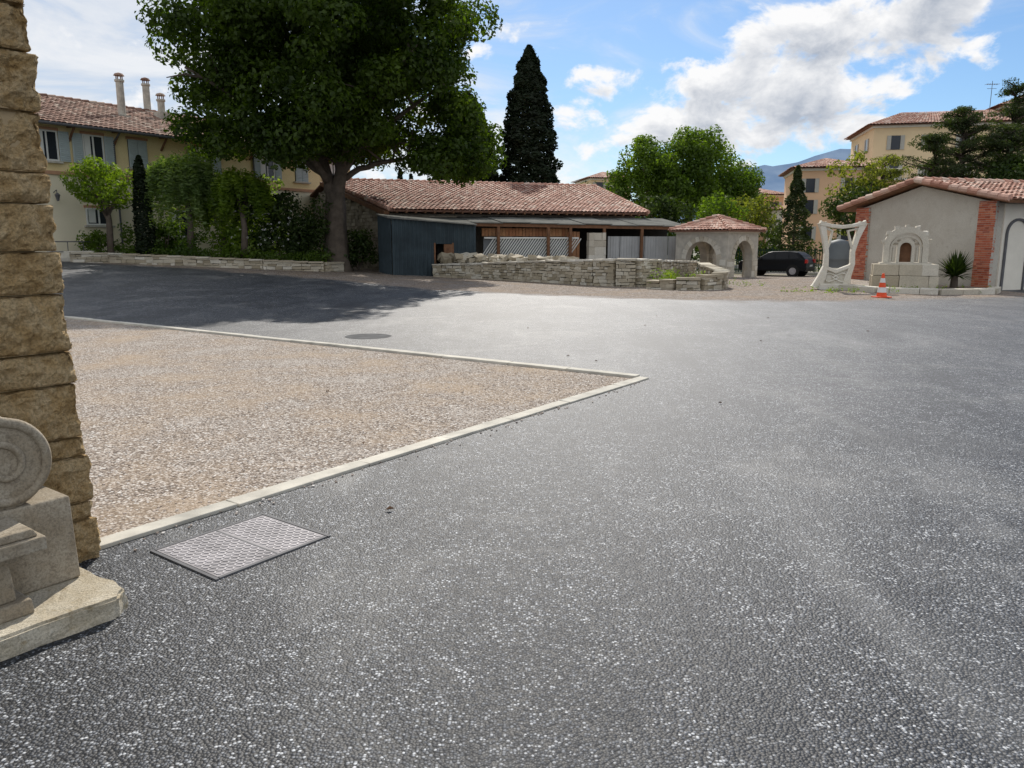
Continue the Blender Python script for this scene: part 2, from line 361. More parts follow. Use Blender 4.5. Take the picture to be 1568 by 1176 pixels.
# manhole cover
mh=MB(); mc=Vector((-1.455,3.93,0)); rz=math.atan2(e1.y,e1.x)
mh.box((mc.x,mc.y,0.0),(0.66,0.55,0.014),rz)
fr=MB()
for a,b in ((1,0),(-1,0)): 
    c=mc+e1*a*0.345; fr.box((c.x,c.y,0.0),(0.018,0.60,0.017),rz)
for b in (1,-1):
    c=mc+nF*b*0.288; fr.box((c.x,c.y,0.0),(0.66,0.018,0.017),rz)
c=mc+e1*0.02; fr.box((c.x,c.y,0.0),(0.010,0.54,0.0165),rz)
tr=MB()
for i in range(-11,12):
    for j in range(-9,10):
        if abs(i*0.028-0.02)<0.016: continue
        c=mc+e1*i*0.028+nF*j*0.028
        tr.box((c.x,c.y,0.008),(0.024,0.008,0.005),rz+(0.78 if (i+j)%2 else -0.78),0)
M_steeld=simple('frame_steel_mat',(0.13,0.13,0.135),0.2,5,0.7,0.001,metal=0.1)
M_steelp=simple('cover_plate_mat',(0.30,0.285,0.29),0.4,5,0.7,0.001,metal=0.1)
group('manhole_cover',mc,[mh.obj('plate',M_steelp),fr.obj('frame',M_steeld),tr.obj('tread_pattern',M_steel)])
M_iron=simple('cast_iron_mat',(0.12,0.12,0.12),0.3,5,0.95,0.003,spec=.1)
rm=MB(); rm.lathe((-2.5,13.3,-0.02),[(0.40,0),(0.40,0.023),(0.36,0.024),(0.355,0.021),(0.01,0.021)],28); rm.obj('round_manhole_cover',M_iron)
M_dl=simple('dead_leaf_mat',(0.15,0.08,0.04),0.3)
fl=MB()
for (x,y) in [(-0.74,4.45),(1.15,10.4),(0.8,10.9),(2.6,15),(4.1,12.6),(3.2,17),(-0.5,12),(0.3,14.5),(5.5,16.5),(-1.2,6.0),(2.1,7.6),(-3,11.5),(-4,13),(-2,8.2),(6.5,14)]:
    r=random.uniform(0.02,0.032); a=random.uniform(0,6); 
    fl.add([(x+math.cos(a)*r,y+math.sin(a)*r,0.012),(x+math.cos(a+1.4)*r*.6,y+math.sin(a+1.4)*r*.6,0.026),(x-math.cos(a)*r,y-math.sin(a)*r,0.012),(x-math.cos(a+1.4)*r*.6,y-math.sin(a+1.4)*r*.6,0.024)],[(0,1,2,3)])
fl.obj('fallen_leaves',M_dl)
# ---------------------------------------------------------------- stone pillar
def rockblock(mb,O,a0,a1,b0,b1,z0,z1,step=0.022,amp=0.022,seed=0.0):
    ca,cb,cz=(a0+a1)/2,(b0+b1)/2,(z0+z1)/2; ha,hb,hz=(a1-a0)/2,(b1-b0)/2,(z1-z0)/2
    def P(u,v,w):
        x,y,z=u*ha,v*hb,w*hz
        da,db,dz=ha-abs(x),hb-abs(y),hz-abs(z)
        two=sorted((da,db,dz))[:2]; e=two[1]
        rd=0.014*math.exp(-e/0.010)
        w3=Vector((ca+x,cb+y,cz+z))
        q1=(w3+Vector((seed,0,0)))
        rid=abs(noise.noise(q1*9))*amp*-1.1+amp*.3
        nz=noise.fractal(q1*15,0.65,2.1,6)*amp*.75+noise.noise(w3*4+Vector((seed*2,3,1)))*amp*1.1+rid
        nz-=amp*.3*(1-e/0.1 if e<.1 else 0)
        out=Vector((u if da<1e-6 else 0,v if db<1e-6 else 0,0))
        if out.length>0: out.normalize()
        q=w3+out*(nz-rd)
        if dz<1e-6: q.z-=w*(0.001+rd*0.2)
        return e1*q.x+nF*q.y+Vector((0,0,q.z))
    def face(fn,n1,n2):
        o=len(mb.v)
        for i in range(n1+1):
            for j in range(n2+1): mb.v.append(tuple(O+fn(-1+2*i/n1,-1+2*j/n2)))
        for i in range(n1):
            for j in range(n2): mb.f.append((o+i*(n2+1)+j,o+(i+1)*(n2+1)+j,o+(i+1)*(n2+1)+j+1,o+i*(n2+1)+j+1))
    na=max(2,int(2*ha/step)); nb=max(2,int(2*hb/step)); nz_=max(2,int(2*hz/step))
    face(lambda s,t:P(s,1,t),na,nz_); face(lambda s,t:P(1,-s,t),nb,nz_); face(lambda s,t:P(s,-t,1),na,nb); face(lambda s,t:P(s,t,-1),na,nb); face(lambda s,t:P(-s,-1,t),max(2,na//3),nz_)
def fr2(a,b,z=0): return e1*a+nF*(b-3.94)+Vector((0,0,z))
PO=nF*(-3.94)
pil=MB(); z=-0.02; hs=[0.24,0.09,0.24,0.10,0.27,0.16,0.28,0.20,0.22,0.14,0.27,0.26,0.20,0.25,0.22,0.28,0.2,0.25,0.27]
for i,h in enumerate(hs):
    a=1.772-0.030*z+random.uniform(-0.012,0.012); w=random.choice((0.36,0.5,0.44,0.56))
    rockblock(pil,PO,a-w,a,-0.36,random.uniform(-0.010,0.010),z,z+h-0.003,0.011,0.026,i*3.7)
    rockblock(pil,PO,a-w-0.5,a-w-0.005,-0.36,random.uniform(-0.012,0.012),z,z+h-0.003,0.04,0.024,i*5.1)
    z+=h
core=MB(); c=fr2(1.12,-0.195); core.box((c.x,c.y,z/2),(1.02,0.315,z-0.05),rz)
po=pil.obj('rock_faced_blocks',M_sand,False)
group('stone_pillar',fr2(1.4,-0.2),[po,core.obj('mortar_core',simple('pillar_mortar_mat',(0.45,0.34,0.20),0.2))])
# pedestal, slab and scroll
def rough_prism(poly,z0,z1,name,mat,amp=.008,cuts=5):
    import bmesh
    mb=MB(); mb.prism(poly,z0,z1); o=mb.obj(name,mat,False); bm=bmesh.new(); bm.from_mesh(o.data)
    bmesh.ops.bevel(bm,geom=[e for e in bm.edges],offset=.012,segments=2,affect='EDGES')
    bmesh.ops.triangulate(bm,faces=[f for f in bm.faces if len(f.verts)>4]); bmesh.ops.subdivide_edges(bm,edges=[e for e in bm.edges if e.calc_length()>.05],cuts=cuts,use_grid_fill=True)
    for v in bm.verts:
        n=noise.fractal(v.co*9,1,2,4)*amp; v.co+=Vector((n,noise.fractal(v.co*9+Vector((5,0,0)),1,2,4)*amp,n*.4))
    bm.to_mesh(o.data); bm.free(); return o
poly=[fr2(0.0,0.02),fr2(0.0,0.72),fr2(0.6,0.73),fr2(1.2,0.715),fr2(1.5,0.73),fr2(1.57,0.66),fr2(1.555,0.35),fr2(1.57,0.02)]
slo=rough_prism([(p.x,p.y) for p in poly],-0.02,0.095,'base_slab',M_slab,.016,5)
p1=MB(); c=fr2(1.15,0.21); p1.box((c.x,c.y,0.29),(0.70,0.36,0.39),rz,0,None,0.97)
p2=MB()
for (a1,b1,z0,z1,tp) in [(1.22,0.60,0.095,0.16,0.98),(1.17,0.57,0.16,0.33,0.96),(1.20,0.60,0.33,0.37,1.05),(1.27,0.66,0.37,0.43,1.0),(1.25,0.64,0.43,0.465,0.95)]:
    c=fr2(a1-0.35,(0.395+b1)/2); p2.box((c.x,c.y,(z0+z1)/2),(0.70,b1-0.395,z1-z0-0.001),rz,0,None,tp)
vo=MB(); Cv=fr2(1.245,0.30,0.665); 
def vpt(x,zz,b): return Cv+e1*x+Vector((0,0,zz))+nF*b
n=40; out=[]
for i in range(n+1):
    th=-math.pi*0.75+ i/n*math.pi*1.12
    out.append((0.19*math.cos(th),0.19*math.sin(th)))
out+=[(0.01,0.22),(-0.09,0.31),(-0.20,0.42),(-0.36,0.52),(-0.58,0.60),(-0.80,0.60),(-0.80,-0.2),(-0.3,-0.19)]
nn=len(out); vs=[vpt(x,y,-0.11) for x,y in out]+[vpt(x,y,0.06) for x,y in out]
vo.add(vs,[tuple(range(nn)),tuple(range(nn,2*nn))[::-1]]+[(i,nn+i,nn+(i+1)%nn,(i+1)%nn) for i in range(nn)])
spi=[]; rad=[]
for i in range(90):
    t=i/89; th=math.pi*0.37-t*math.pi*3.2; r=0.170*(1-t)**0.85+0.022
    spi.append(vpt(r*math.cos(th),r*math.sin(th),0.06)); rad.append(0.022*(1-0.35*t))
spi=[vpt(-0.58,0.575,0.06),vpt(-0.36,0.495,0.06),vpt(-0.19,0.385,0.06),vpt(-0.08,0.275,0.06),vpt(.01,.20,.06)]+spi; rad=[0.022]*5+rad
vo2=MB(); vo2.tube(spi,rad,8); 
group('carved_scroll_pedestal',fr2(1.1,0.3),[slo,bevel(p1.obj('block',M_cast),0.012,3),bevel(p2.obj('moulded_plinth',M_cast),0.008,2),bevel(vo.obj('volute_body',M_cast),0.014,3),vo2.obj('volute_spiral',M_cast,True)])
# ---------------------------------------------------------------- farmhouse
F0=Vector((-21.8,36.0,0)); fd=Vector((0.555,0.832,0)); nf=Vector((0.832,-0.555,0)); frz=math.atan2(fd.y,fd.x)
def hp(t,b,z): return F0+fd*t+nf*b+Vector((0,0,z))
T0,T1=-9.0,20.0; ZE=7.05; DEP=9.5
body=MB(); c=hp((T0+T1)/2,-DEP/2,0); body.box((c.x,c.y,(4.78+ZE)/2),(T1-T0,DEP,ZE-4.78),frz)
low=MB(); low.box((c.x,c.y,(4.78)/2),(T1-T0,DEP-0.01,4.78),frz)
gb=MB(); A=hp(T0,0,ZE);B=hp(T0,-DEP,ZE);Cc=hp(T0,-DEP/2,8.75);A2=hp(T1,0,ZE);B2=hp(T1,-DEP,ZE);C2=hp(T1,-DEP/2,8.75)
gb.add([A,B,Cc,A2,B2,C2],[(0,1,2),(3,5,4),(0,2,5,3),(1,4,5,2)])
rf=MB(); ov=0.75
E0=hp(T0-.4,ov,ZE-0.18+0.08);E1_=hp(T1+.4,ov,ZE-0.18+0.08);R0=hp(T0-.4,-DEP/2,8.93);R1=hp(T1+.4,-DEP/2,8.93);K0=hp(T0-.4,-DEP-ov,ZE-.1);K1=hp(T1+.4,-DEP-ov,ZE-.1)
rb=MB(); rb.slab([E0,E1_,R1,R0],0.10); rb.slab([K0,K1,R1,R0],0.10); tiles(rf,E0,E1_,R1,R0,0.24,0.40)
for i in range(70):
    a=R0.lerp(R1,(i+0.0)/70); b=R0.lerp(R1,(i+1.08)/70); rf.tube([a+Vector((0,0,.03)),b+Vector((0,0,.06))],[0.12,0.14],8)
band=MB(); c=hp((T0+T1)/2,0.02,4.8); band.box((c.x,c.y,4.8),(T1-T0,0.10,0.16),frz)
glass=MB(); fram=MB(); shut=MB(); sill=MB(); lint=MB()
def window(t,z0,z1,w,mode):
    c=hp(t,0.01,(z0+z1)/2)
    glass.box(tuple(c),(w,0.06,z1-z0),frz)
    if mode!='closed':
        for s in (-1,0,1):
            c=hp(t+s*(w/2-0.03),0.045,(z0+z1)/2); fram.box(tuple(c),(0.07,0.06,z1-z0),frz)
        for zz in (z0+0.03,z1-0.03):
            c=hp(t,0.048,zz); fram.box(tuple(c),(w,0.06,0.07),frz)
        c=hp(t-w*0.27,0.046,(z0+z1)/2+0.05); fram.box(tuple(c),(w*0.28,0.006,(z1-z0)*0.85),frz)
    c=hp(t,0.06,z0-0.06); sill.box(tuple(c),(w+0.25,0.2,0.09),frz)
    c=hp(t,0.02,z1+0.07); lint.box(tuple(c),(w+0.15,0.08,0.12),frz)
    if mode=='closed': rng_=[(t-w/4,w/2),(t+w/4,w/2)]
    elif mode=='open': rng_=[(t-w/2-0.27,0.5),(t+w/2+0.27,0.5)]
    else: rng_=[]
    for tt,ww in rng_:
        c=hp(tt,0.085 if mode=='open' else 0.06,(z0+z1)/2); shut.box(tuple(c),(ww-0.03,0.04,z1-z0),frz)
        nsl=14
        for i in range(nsl):
            zz=z0+0.08+(z1-z0-0.16)*i/(nsl-1); c=hp(tt,0.11 if mode=='open' else 0.085,zz)
            shut.box(tuple(c),(ww-0.1,0.03,0.05),frz,0,Matrix.Rotation(frz,3,'Z')@Matrix.Rotation(0.5,3,'X'))
for t,mo in [(-6.5,'open'),(-2.6,'open'),(0.80,'open'),(2.95,'open'),(5.2,'closed'),(9.0,'open'),(13.2,'open'),(15.8,'closed'),(18.5,'open')]:
    window(t,5.33,6.68,1.0,mo)
for t,z0,z1,w in [(-3,1.9,3.4,1.1),(2.9,2.45,3.25,1.2),(7.2,1.9,3.3,1.1),(11.5,1.9,3.3,1.1),(16,1.9,3.3,1.1)]:
    window(t,z0,z1,w,'plain')
brk=MB()
for t in [-5,-0.6,1.85,4.0,6.5,8.0,10.2,12.0,14.5,17.2]:
    a=hp(t,0.02,ZE-0.75); b=hp(t,0.62,ZE-0.14); brk.tube([a,b],[0.06,0.06],6)
    c=hp(t,0.35,ZE-0.12); brk.box(tuple(c),(0.12,0.7,0.10),frz)
raf=MB()
for i in range(58):
    c=hp(T0+0.25+i*0.5,0.36,ZE-0.07); raf.box((c.x,c.y,ZE-0.045),(0.07,0.72,0.07),frz)
gut=MB(); gut.tube([hp(T0-.4,ov+0.04,ZE-0.14),hp(T1+.4,ov+0.04,ZE-0.14)],[0.07,0.07],8)
for t in (3.95,12.2): gut.tube([hp(t,ov+0.04,ZE-0.15),hp(t,0.1,ZE-0.6),hp(t,0.08,0.6)],[0.045]*3,8)
chm=MB(); cap=MB()
for t,b,zb_,zt_ in [(6.1,-2.6,7.4,10.0),(8.9,-3.4,8.0,9.5),(9.0,-4.9,8.2,10.5)]:
    c=hp(t,b,0); chm.lathe((c.x,c.y,0),[(0.20,zb_),(0.19,zt_-0.1),(0.24,zt_-0.1),(0.24,zt_)],12)
    chm.box((c.x,c.y,zb_+0.3),(0.62,0.62,1.0),frz)
    for s in range(4):
        a=s*math.pi/2; cap.tube([(c.x+.16*math.cos(a),c.y+.16*math.sin(a),zt_),(c.x+.16*math.cos(a),c.y+.16*math.sin(a),zt_+0.2)],[0.03,0.03],5)
    cap.lathe((c.x,c.y,zt_+0.2),[(0.27,0),(0.2,0.1),(0.02,0.16)],12)
rail=MB()
for i in range(5):
    p=hp(-0.2+i*0.7,1.6,0); rail.tube([(p.x,p.y,0.7),(p.x,p.y,1.65)],[0.02,0.02],6)
rail.tube([hp(-0.3,1.6,1.65),hp(2.8,1.6,1.65)],[0.025,0.025],6); rail.tube([hp(-0.3,1.6,1.2),hp(2.8,1.6,1.2)],[0.018,0.018],6)
lamp=MB(); lamp.tube([hp(0.9,0.03,3.9),hp(0.9,0.3,4.0),hp(0.9,0.35,3.8)],[0.02]*3,6); q_=hp(0.9,0.35,3.5); lamp.lathe(tuple(q_),[(0.05,0),(0.11,0.25),(0.13,0.27),(0.02,0.38)],8)
group('farmhouse',hp(5,-4,0.7),[body.obj('upper_wall',M_plaster),low.obj('lower_wall',M_plaster2),gb.obj('gable',M_plaster),rb.obj('roof_deck',M_tilebase),rf.obj('roof_tiles',M_tileB),
 band.obj('string_course',M_band),glass.obj('window_glass',M_glass),fram.obj('window_frames',M_wpaint),shut.obj('shutters',M_shut),sill.obj('window_sills',M_kerb),lint.obj('lintels',M_band),
 brk.obj('eave_brackets',M_wood),raf.obj('rafters',M_wood),gut.obj('gutter',M_steeld),chm.obj('chimneys',M_kerb),cap.obj('chimney_caps',M_tileB),rail.obj('handrail',M_steeld),lamp.obj('wall_lamp',M_steeld)])
pw=MB(); pts_=[(-19.6,34.6),(-18.4,35.6),(-14.5,35.9),(-11.5,36.0),(-8.8,36.4),(-8.2,37.4)]
for a,b in zip(pts_[:-1],pts_[1:]):
    za,zb_=H(*a),H(*b); blocks(pw,a,b,(za-0.1,zb_-0.1),(za+0.36,zb_+0.40),0.32,0.13,0.34,0.012,0.012,0.02)
    d=Vector((b[0]-a[0],b[1]-a[1])); L=d.length; r_=math.atan2(d.y,d.x)
    nst=max(1,int(L/0.6))
    for i in range(nst):
        f=(i+.5)/nst; pw.box((a[0]+d.x*f,a[1]+d.y*f,(za+(zb_-za)*f)+0.42),(L/nst-0.01,0.40,0.07),r_,0.01)
pw.obj('planter_wall',M_stoneW)
bd=MB(); bd.add([(-19.6,34.8,1.12),(-18.4,35.7,1.02),(-14.5,36,0.86),(-8.8,36.5,0.6),(-8.3,40,0.6),(-13,48,0.9),(-21,37.5,1.12)],[(0,1,2,3,4,5,6)]); bd.obj('garden_bed',simple('soil_mat',(0.10,0.08,0.05),0.3))
stp=MB()
for i in range(3): stp.box((-19.9-i*0.1,35.1+i*.25,H(-20,35)+0.08+i*0.15),(1.9,0.35,0.16),0.35)
stp.obj('garden_steps',M_kerb)
# ---------------------------------------------------------------- big tree
tx_,ty_=-8.55,38.0; tz=H(tx_,ty_)
tk=MB()
tk.tube([(tx_,ty_,tz-0.2),(tx_,ty_,tz+0.2),(tx_+.02,ty_,tz+0.7),(tx_+.03,ty_,tz+1.8),(tx_+.05,ty_,tz+3.0),(tx_+.06,ty_,tz+3.7)],[0.95,0.76,0.60,0.50,0.47,0.42],20,0.10)
limbs=[((-.05,0,3.3),(-.30,0.1,4.6),(-1.1,0.4,7.0),(-3.4,0.6,9.8)),((.1,0,3.3),(0.38,-.1,4.8),(0.3,-1.0,8.0),(-0.6,-1.6,12)),((0.2,0,4.0),(1.0,-.3,5.4),(2.6,-.5,6.7),(5.4,-0.3,8.6)),((0.3,0,4.3),(0.9,.8,6.2),(2.2,1.4,8.8),(3.4,1.6,12)),((-.25,0,4.2),(-.9,-1.0,5.5),(-2.6,-2.8,7.0),(-5.2,-3.8,8.6)),((0.3,0,4.6),(1.2,-1.6,6.2),(3.0,-3.2,7.8),(4.6,-4.2,9.4)),((-.3,0,4.5),(-1.4,0.2,5.3),(-3.2,0.4,6.3),(-6.0,.4,7.4)),((0.3,0.2,4.3),(1.6,0.3,4.95),(3.2,.4,5.3),(4.6,.6,5.9))]
rads=[.33,.34,.17,.2,.16,.17,.15,.13]
for L,r0_ in zip(limbs,rads):
    P=[Vector((tx_,ty_,tz))+Vector(p) for p in L]; fine=[]
    for i in range(len(P)-1):
        for s in range(4):
            q=P[i].lerp(P[i+1],s/4)+Vector((random.uniform(-.07,.07),random.uniform(-.07,.07),random.uniform(-.06,.06)))*(1 if i+s>0 else 0); fine.append(q)
    fine.append(P[-1]); n=len(fine); tk.tube(fine,[r0_*(1-i/n)**.8+0.03 for i in range(n)],9,0.05)
    for b in range(8):
        i=random.randint(4,n-2); s=fine[i]; d=Vector((random.uniform(-1,1),random.uniform(-1,1),random.uniform(0.0,1))).normalized()*random.uniform(1.0,1.9)
        tk.tube([s,s+d*.5+Vector((0,0,.15)),s+d],[0.07,0.045,0.02],6)
cl=crown_clumps((tx_+0.05,ty_-0.2,10.7),8.1,8.6,6.6,350,0.65,1.4,3,5.4,0.25)
cl+= [(tx_-6.0+random.uniform(-1.2,1.2),ty_+random.uniform(-2,2),6.5+random.uniform(-.4,.9),random.uniform(.6,1.0)) for _ in range(12)]
cl+= [(tx_+5.4+random.uniform(-1.8,2.4),ty_+random.uniform(-2.5,2),5.6+random.uniform(-.6,.9),random.uniform(.6,1.1)) for _ in range(24)]
cl+= [(tx_+random.uniform(-4.0,3),ty_+random.uniform(-4.5,-1),6.1+random.uniform(-.3,.9),random.uniform(.7,1.1)) for _ in range(18)]
group('broadleaf_tree',(tx_,ty_,tz),[tk.obj('trunk_and_limbs',M_bark,True),clumpleaves('crown_leaves',cl,340,0.24,L_big,0.75)])
def smalltree(name,x,y,z0,zc,rx,rz_,n,r0,r1,dens,size,lm,tr=0.12,seed=1,hang=None,aspect=0.5,bark=None):
    t=MB(); t.tube([(x,y,z0-.1),(x+.05,y,z0+(zc-z0)*.5),(x-.05,y,zc-rz_*.2)],[tr*1.3,tr,tr*.7],9,0.06)
    for i in range(6):
        a=i*1.05+seed; s=Vector((x,y,z0+(zc-z0)*random.uniform(.45,.7))); e=Vector((x+rx*.7*math.cos(a),y+rx*.7*math.sin(a),zc+rz_*random.uniform(-.2,.5)))
        t.tube([s,s.lerp(e,.5)+Vector((0,0,.12)),e],[tr*.55,tr*.4,tr*.15],6)
    group(name,(x,y,z0),[t.obj('trunk',bark or M_bark,True),clumpleaves('leaves',crown_clumps((x,y,zc),rx,rx,rz_,n,r0,r1,seed),dens,size,lm,0.85,aspect,hang)])
smalltree('lemon_tree',-18.5,36.0,1.0,4.2,1.75,1.2,42,0.32,0.6,460,0.17,L_lem,0.13,5)
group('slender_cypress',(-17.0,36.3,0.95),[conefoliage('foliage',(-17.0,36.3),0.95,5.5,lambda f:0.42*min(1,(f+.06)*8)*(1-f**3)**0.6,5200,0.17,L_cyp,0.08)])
def weeping(name,x,y,z0,zc,rx,rz_,n,lm,seed,drop=1.6,sz=.19):
    g=random.Random(seed); t=MB(); t.tube([(x,y,z0-.1),(x+.1,y,z0+(zc-z0)*.5),(x-.05,y,zc)],[.2,.14,.1],9,.06); cl=[]
    for i in range(n):
        a=g.uniform(0,6.28); r=rx*g.uniform(.2,1); z=zc+rz_*math.sqrt(max(0,1-(r/rx)**2))*g.uniform(.5,1); L=drop*g.uniform(.4,1.25)
        px,py=x+math.cos(a)*r,y+math.sin(a)*r*.8
        if i%3==0: t.tube([(x,y,zc-.6),((x+px)/2,(y+py)/2,z-.05),(px,py,z)],[.06,.035,.012],5)
        for j in range(8): cl.append((px+math.cos(a)*.06*j+g.uniform(-.06,.06),py+g.uniform(-.06,.06),z-L*j/7,.26-.018*j))
    group(name,(x,y,z0),[t.obj('trunk',M_bark,True),clumpleaves('leaves',cl,440,sz,lm,1.5,.26,True)])
weeping('pepper_tree',-15.2,36.9,.9,4.2,1.75,1.3,100,L_pep,8,2.1,.23)
weeping('pepper_tree',-12.6,36.7,.8,3.75,1.3,1.0,70,L_lem,9,1.3,.23)
weeping('pepper_tree',-13.9,37.6,.8,3.3,1.1,.9,46,L_lem,19,1.3,.23)
def shrub(name,cs,dens,size,lm,zb=None):
    cs=np.array(cs); c=cs.mean(0); zb=cs[:,2].min()-.4 if zb is None else zb
    t=MB()
    for i in range(5):
        p=cs[(i*7)%len(cs)]; t.tube([(c[0],c[1],zb),(float(p[0]),float(p[1]),float(p[2]))],[0.05,0.015],5)
    group(name,(float(c[0]),float(c[1]),float(zb)),[t.obj('stems',M_bark),clumpleaves('leaves',cs,dens,size,lm,0.85)])
def blob(cx,cy,cz,rx,ry,rz_,n,r0,r1): return [(cx+random.gauss(0,.45)*rx,cy+random.gauss(0,.45)*ry,cz+random.uniform(-1,1)*rz_,random.uniform(r0,r1)) for _ in range(n)]
shrub('oleander_bush',blob(-10.9,37.4,2.2,1.9,.9,1.4,70,.3,.6),420,0.18,L_dark,0.4)
shrub('oleander_bush',blob(-9.9,37.6,1.7,1.5,.7,1.0,40,.3,.55),420,0.17,L_dark,0.3)
shrub('laurel_bush',blob(-7.6,38.6,1.3,1.0,.5,0.8,30,.3,.5),420,0.17,L_dark,0.3)
shrub('laurel_bush',blob(-13.3,37.4,1.7,1.4,.5,.6,34,.3,.5),400,0.18,L_lem,0.5)
shrub('laurel_bush',blob(-19.3,36.3,1.6,1.0,.5,.35,24,.25,.4),400,0.15,L_mid,0.7)
shrub('laurel_bush',blob(-16.4,37.1,1.8,2.0,.6,.6,44,.25,.5),400,0.16,L_mid,0.7)
shrub('tall_shrub',blob(-13.6,40.2,3.2,2.4,.8,1.5,56,.35,.6),330,0.2,L_pep,0.7)
hd=[]
for i in range(130):
    f=i/129; x=-18.6+f*9.9; hd.append((x,36.1+f*.4+random.uniform(-.15,.35),1.14-f*.42+random.uniform(0,.32),random.uniform(.16,.32)))
group('ivy_border',(-13,36.3,.9),[clumpleaves('leaves',hd,600,0.12,L_mid,0.8)])
fw=[(-11.2+random.gauss(0,.9),36.5+random.uniform(-.2,.2),2.1+random.uniform(-.7,1.0),0.06) for _ in range(40)]
group('oleander_blossom',(-11,36.6,2),[clumpleaves('petals',fw,300,0.06,M_flower)])
# ---------------------------------------------------------------- long stone shed
RL=Vector((-11.2,47.2,5.25));RR=Vector((5.7,54.2,5.35));EL=Vector((-6.0,38.6,3.2));ER=Vector((7.5,43.4,3.2))
BL=RL+(RL-EL)*0.75; BL.z=3.4; BR=RR+(RR-ER)*.6; BR.z=3.4
sd=MB(); rt=MB(); sd.slab([EL,ER,RR,RL],0.09); sd.slab([BL,BR,RR,RL],0.09); tiles(rt,EL,ER,RR,RL,0.23,0.42)
for i in range(44):
    a=RL.lerp(RR,i/44); b=RL.lerp(RR,(i+1.1)/44); rt.tube([a+Vector((0,0,.02)),b+Vector((0,0,.06))],[0.12,0.15],8)
for s in range(2):
    A_,B_=((EL,RL),(ER,RR))[s]
    for i in range(22):
        a=A_.lerp(B_,i/22); b=A_.lerp(B_,(i+1.1)/22); rt.tube([a+Vector((0,0,.06)),b+Vector((0,0,.03))],[0.12,0.10],8)
wl=MB()
WL=EL+Vector((0.15,0.75,0)); WB=BL+Vector((0.45,-.6,0)); WR=ER+Vector((-.6,.6,0)); WBR=BR+Vector((-.5,-.5,0))
wl.prism([(WL.x,WL.y),(WR.x,WR.y),(WBR.x,WBR.y),(WB.x,WB.y)],-0.3,3.05)
ap=RL+Vector((.42,-.1,-.15)); ap2=RR+Vector((-.5,-.1,-.2))
wl.add([(WL.x,WL.y,3.05),(WB.x,WB.y,3.05),ap,(WR.x,WR.y,3.05),(WBR.x,WBR.y,3.05),ap2],[(0,1,2),(3,5,4),(0,2,5,3),(1,4,5,2)])
gs=MB(); blocks(gs,(WL.x-.05,WL.y-.1),(WL.x*0.35+WB.x*0.65-.06,WL.y*.35+WB.y*.65-.05),(0,0),(3.1,4.6),0.3,0.17,0.34,0.014,0.014,0.03)
blocks(gs,(WL.x,WL.y-.05),(WL.x+3,WL.y+1.0),(0,0),(3.0,3.0),0.25,0.17,0.34,0.014,0.014,0.03)
fas=MB(); fas.slab([EL+Vector((-.25,-.1,-.08)),EL+Vector((0,-.1,-.08)),RL+Vector((0,0,-.08)),RL+Vector((-.25,0,-.08))],0.22)
for i in range(30):
    a=EL.lerp(ER,(i+.5)/30); fas.box((a.x,a.y+.35,a.z-.10),(0.09,.9,.10),0.32)
group('stone_shed',(0,46,0),[wl.obj('walls',M_mortar),gs.obj('stone_courses',M_stoneD),sd.obj('roof_deck',M_tilebase),rt.obj('roof_tiles',M_tileA),fas.obj('eave_timbers',M_wood)])
ms=MB(); A=Vector((-5.55,36.2,0)); B=Vector((-1.75,37.6,0)); Cc=B+Vector((-1.0,2.2,0)); D=A+Vector((-1.0,2.2,0))
def corr(mb,A,B,z0,zA,zB,pitch=0.19,dep=0.035):
    A=Vector((A[0],A[1],0));B=Vector((B[0],B[1],0)); L=(B-A).length; d=(B-A)/L; nn=Vector((d.y,-d.x,0)); n=int(L/pitch*4); o=len(mb.v)
    for i in range(n+1):
        s=L*i/n; off=dep if (i%4) in (1,2) else 0; p=A+d*s+nn*off; zt_=zA+(zB-zA)*i/n
        mb.v.append((p.x,p.y,z0)); mb.v.append((p.x,p.y,zt_))
    for i in range(n): mb.f.append((o+2*i,o+2*i+2,o+2*i+3,o+2*i+1))
P1=A.lerp(B,0.50); P2=A.lerp(B,0.72)
corr(ms,A,P1,0,2.72,2.58); corr(ms,P1,P2,1.55,2.58,2.50); corr(ms,P2,B,0,2.50,2.42); corr(ms,D,A,0,2.9,2.72); corr(ms,B,Cc,0,2.42,2.7)
mr=MB(); mr.slab([A+Vector((-.15,-.25,2.76)),B+Vector((.1,-.25,2.47)),Cc+Vector((0,0,2.75)),D+Vector((-.1,0,3.0))],0.05)
dk=MB(); c=(P1+P2)/2; dk.box((c.x+.1,c.y+.6,0.8),(1.0,.05,1.6),0.3)  # dark sheet painted as the shade within the doorway
dr=MB(); dr.box((P1.x+.62,P1.y+.1,0.78),(0.45,.06,1.5),0.7); 
for s in (P1,P2): dr.box((s.x,s.y-.03,0.8),(0.08,.08,1.6),0.36)
group('corrugated_shed',tuple((A+B)/2),[ms.obj('sheet_walls',M_metal),mr.obj('roof',M_greysheet),dk.obj('doorway_shade',M_dark),dr.obj('door',M_wood)])
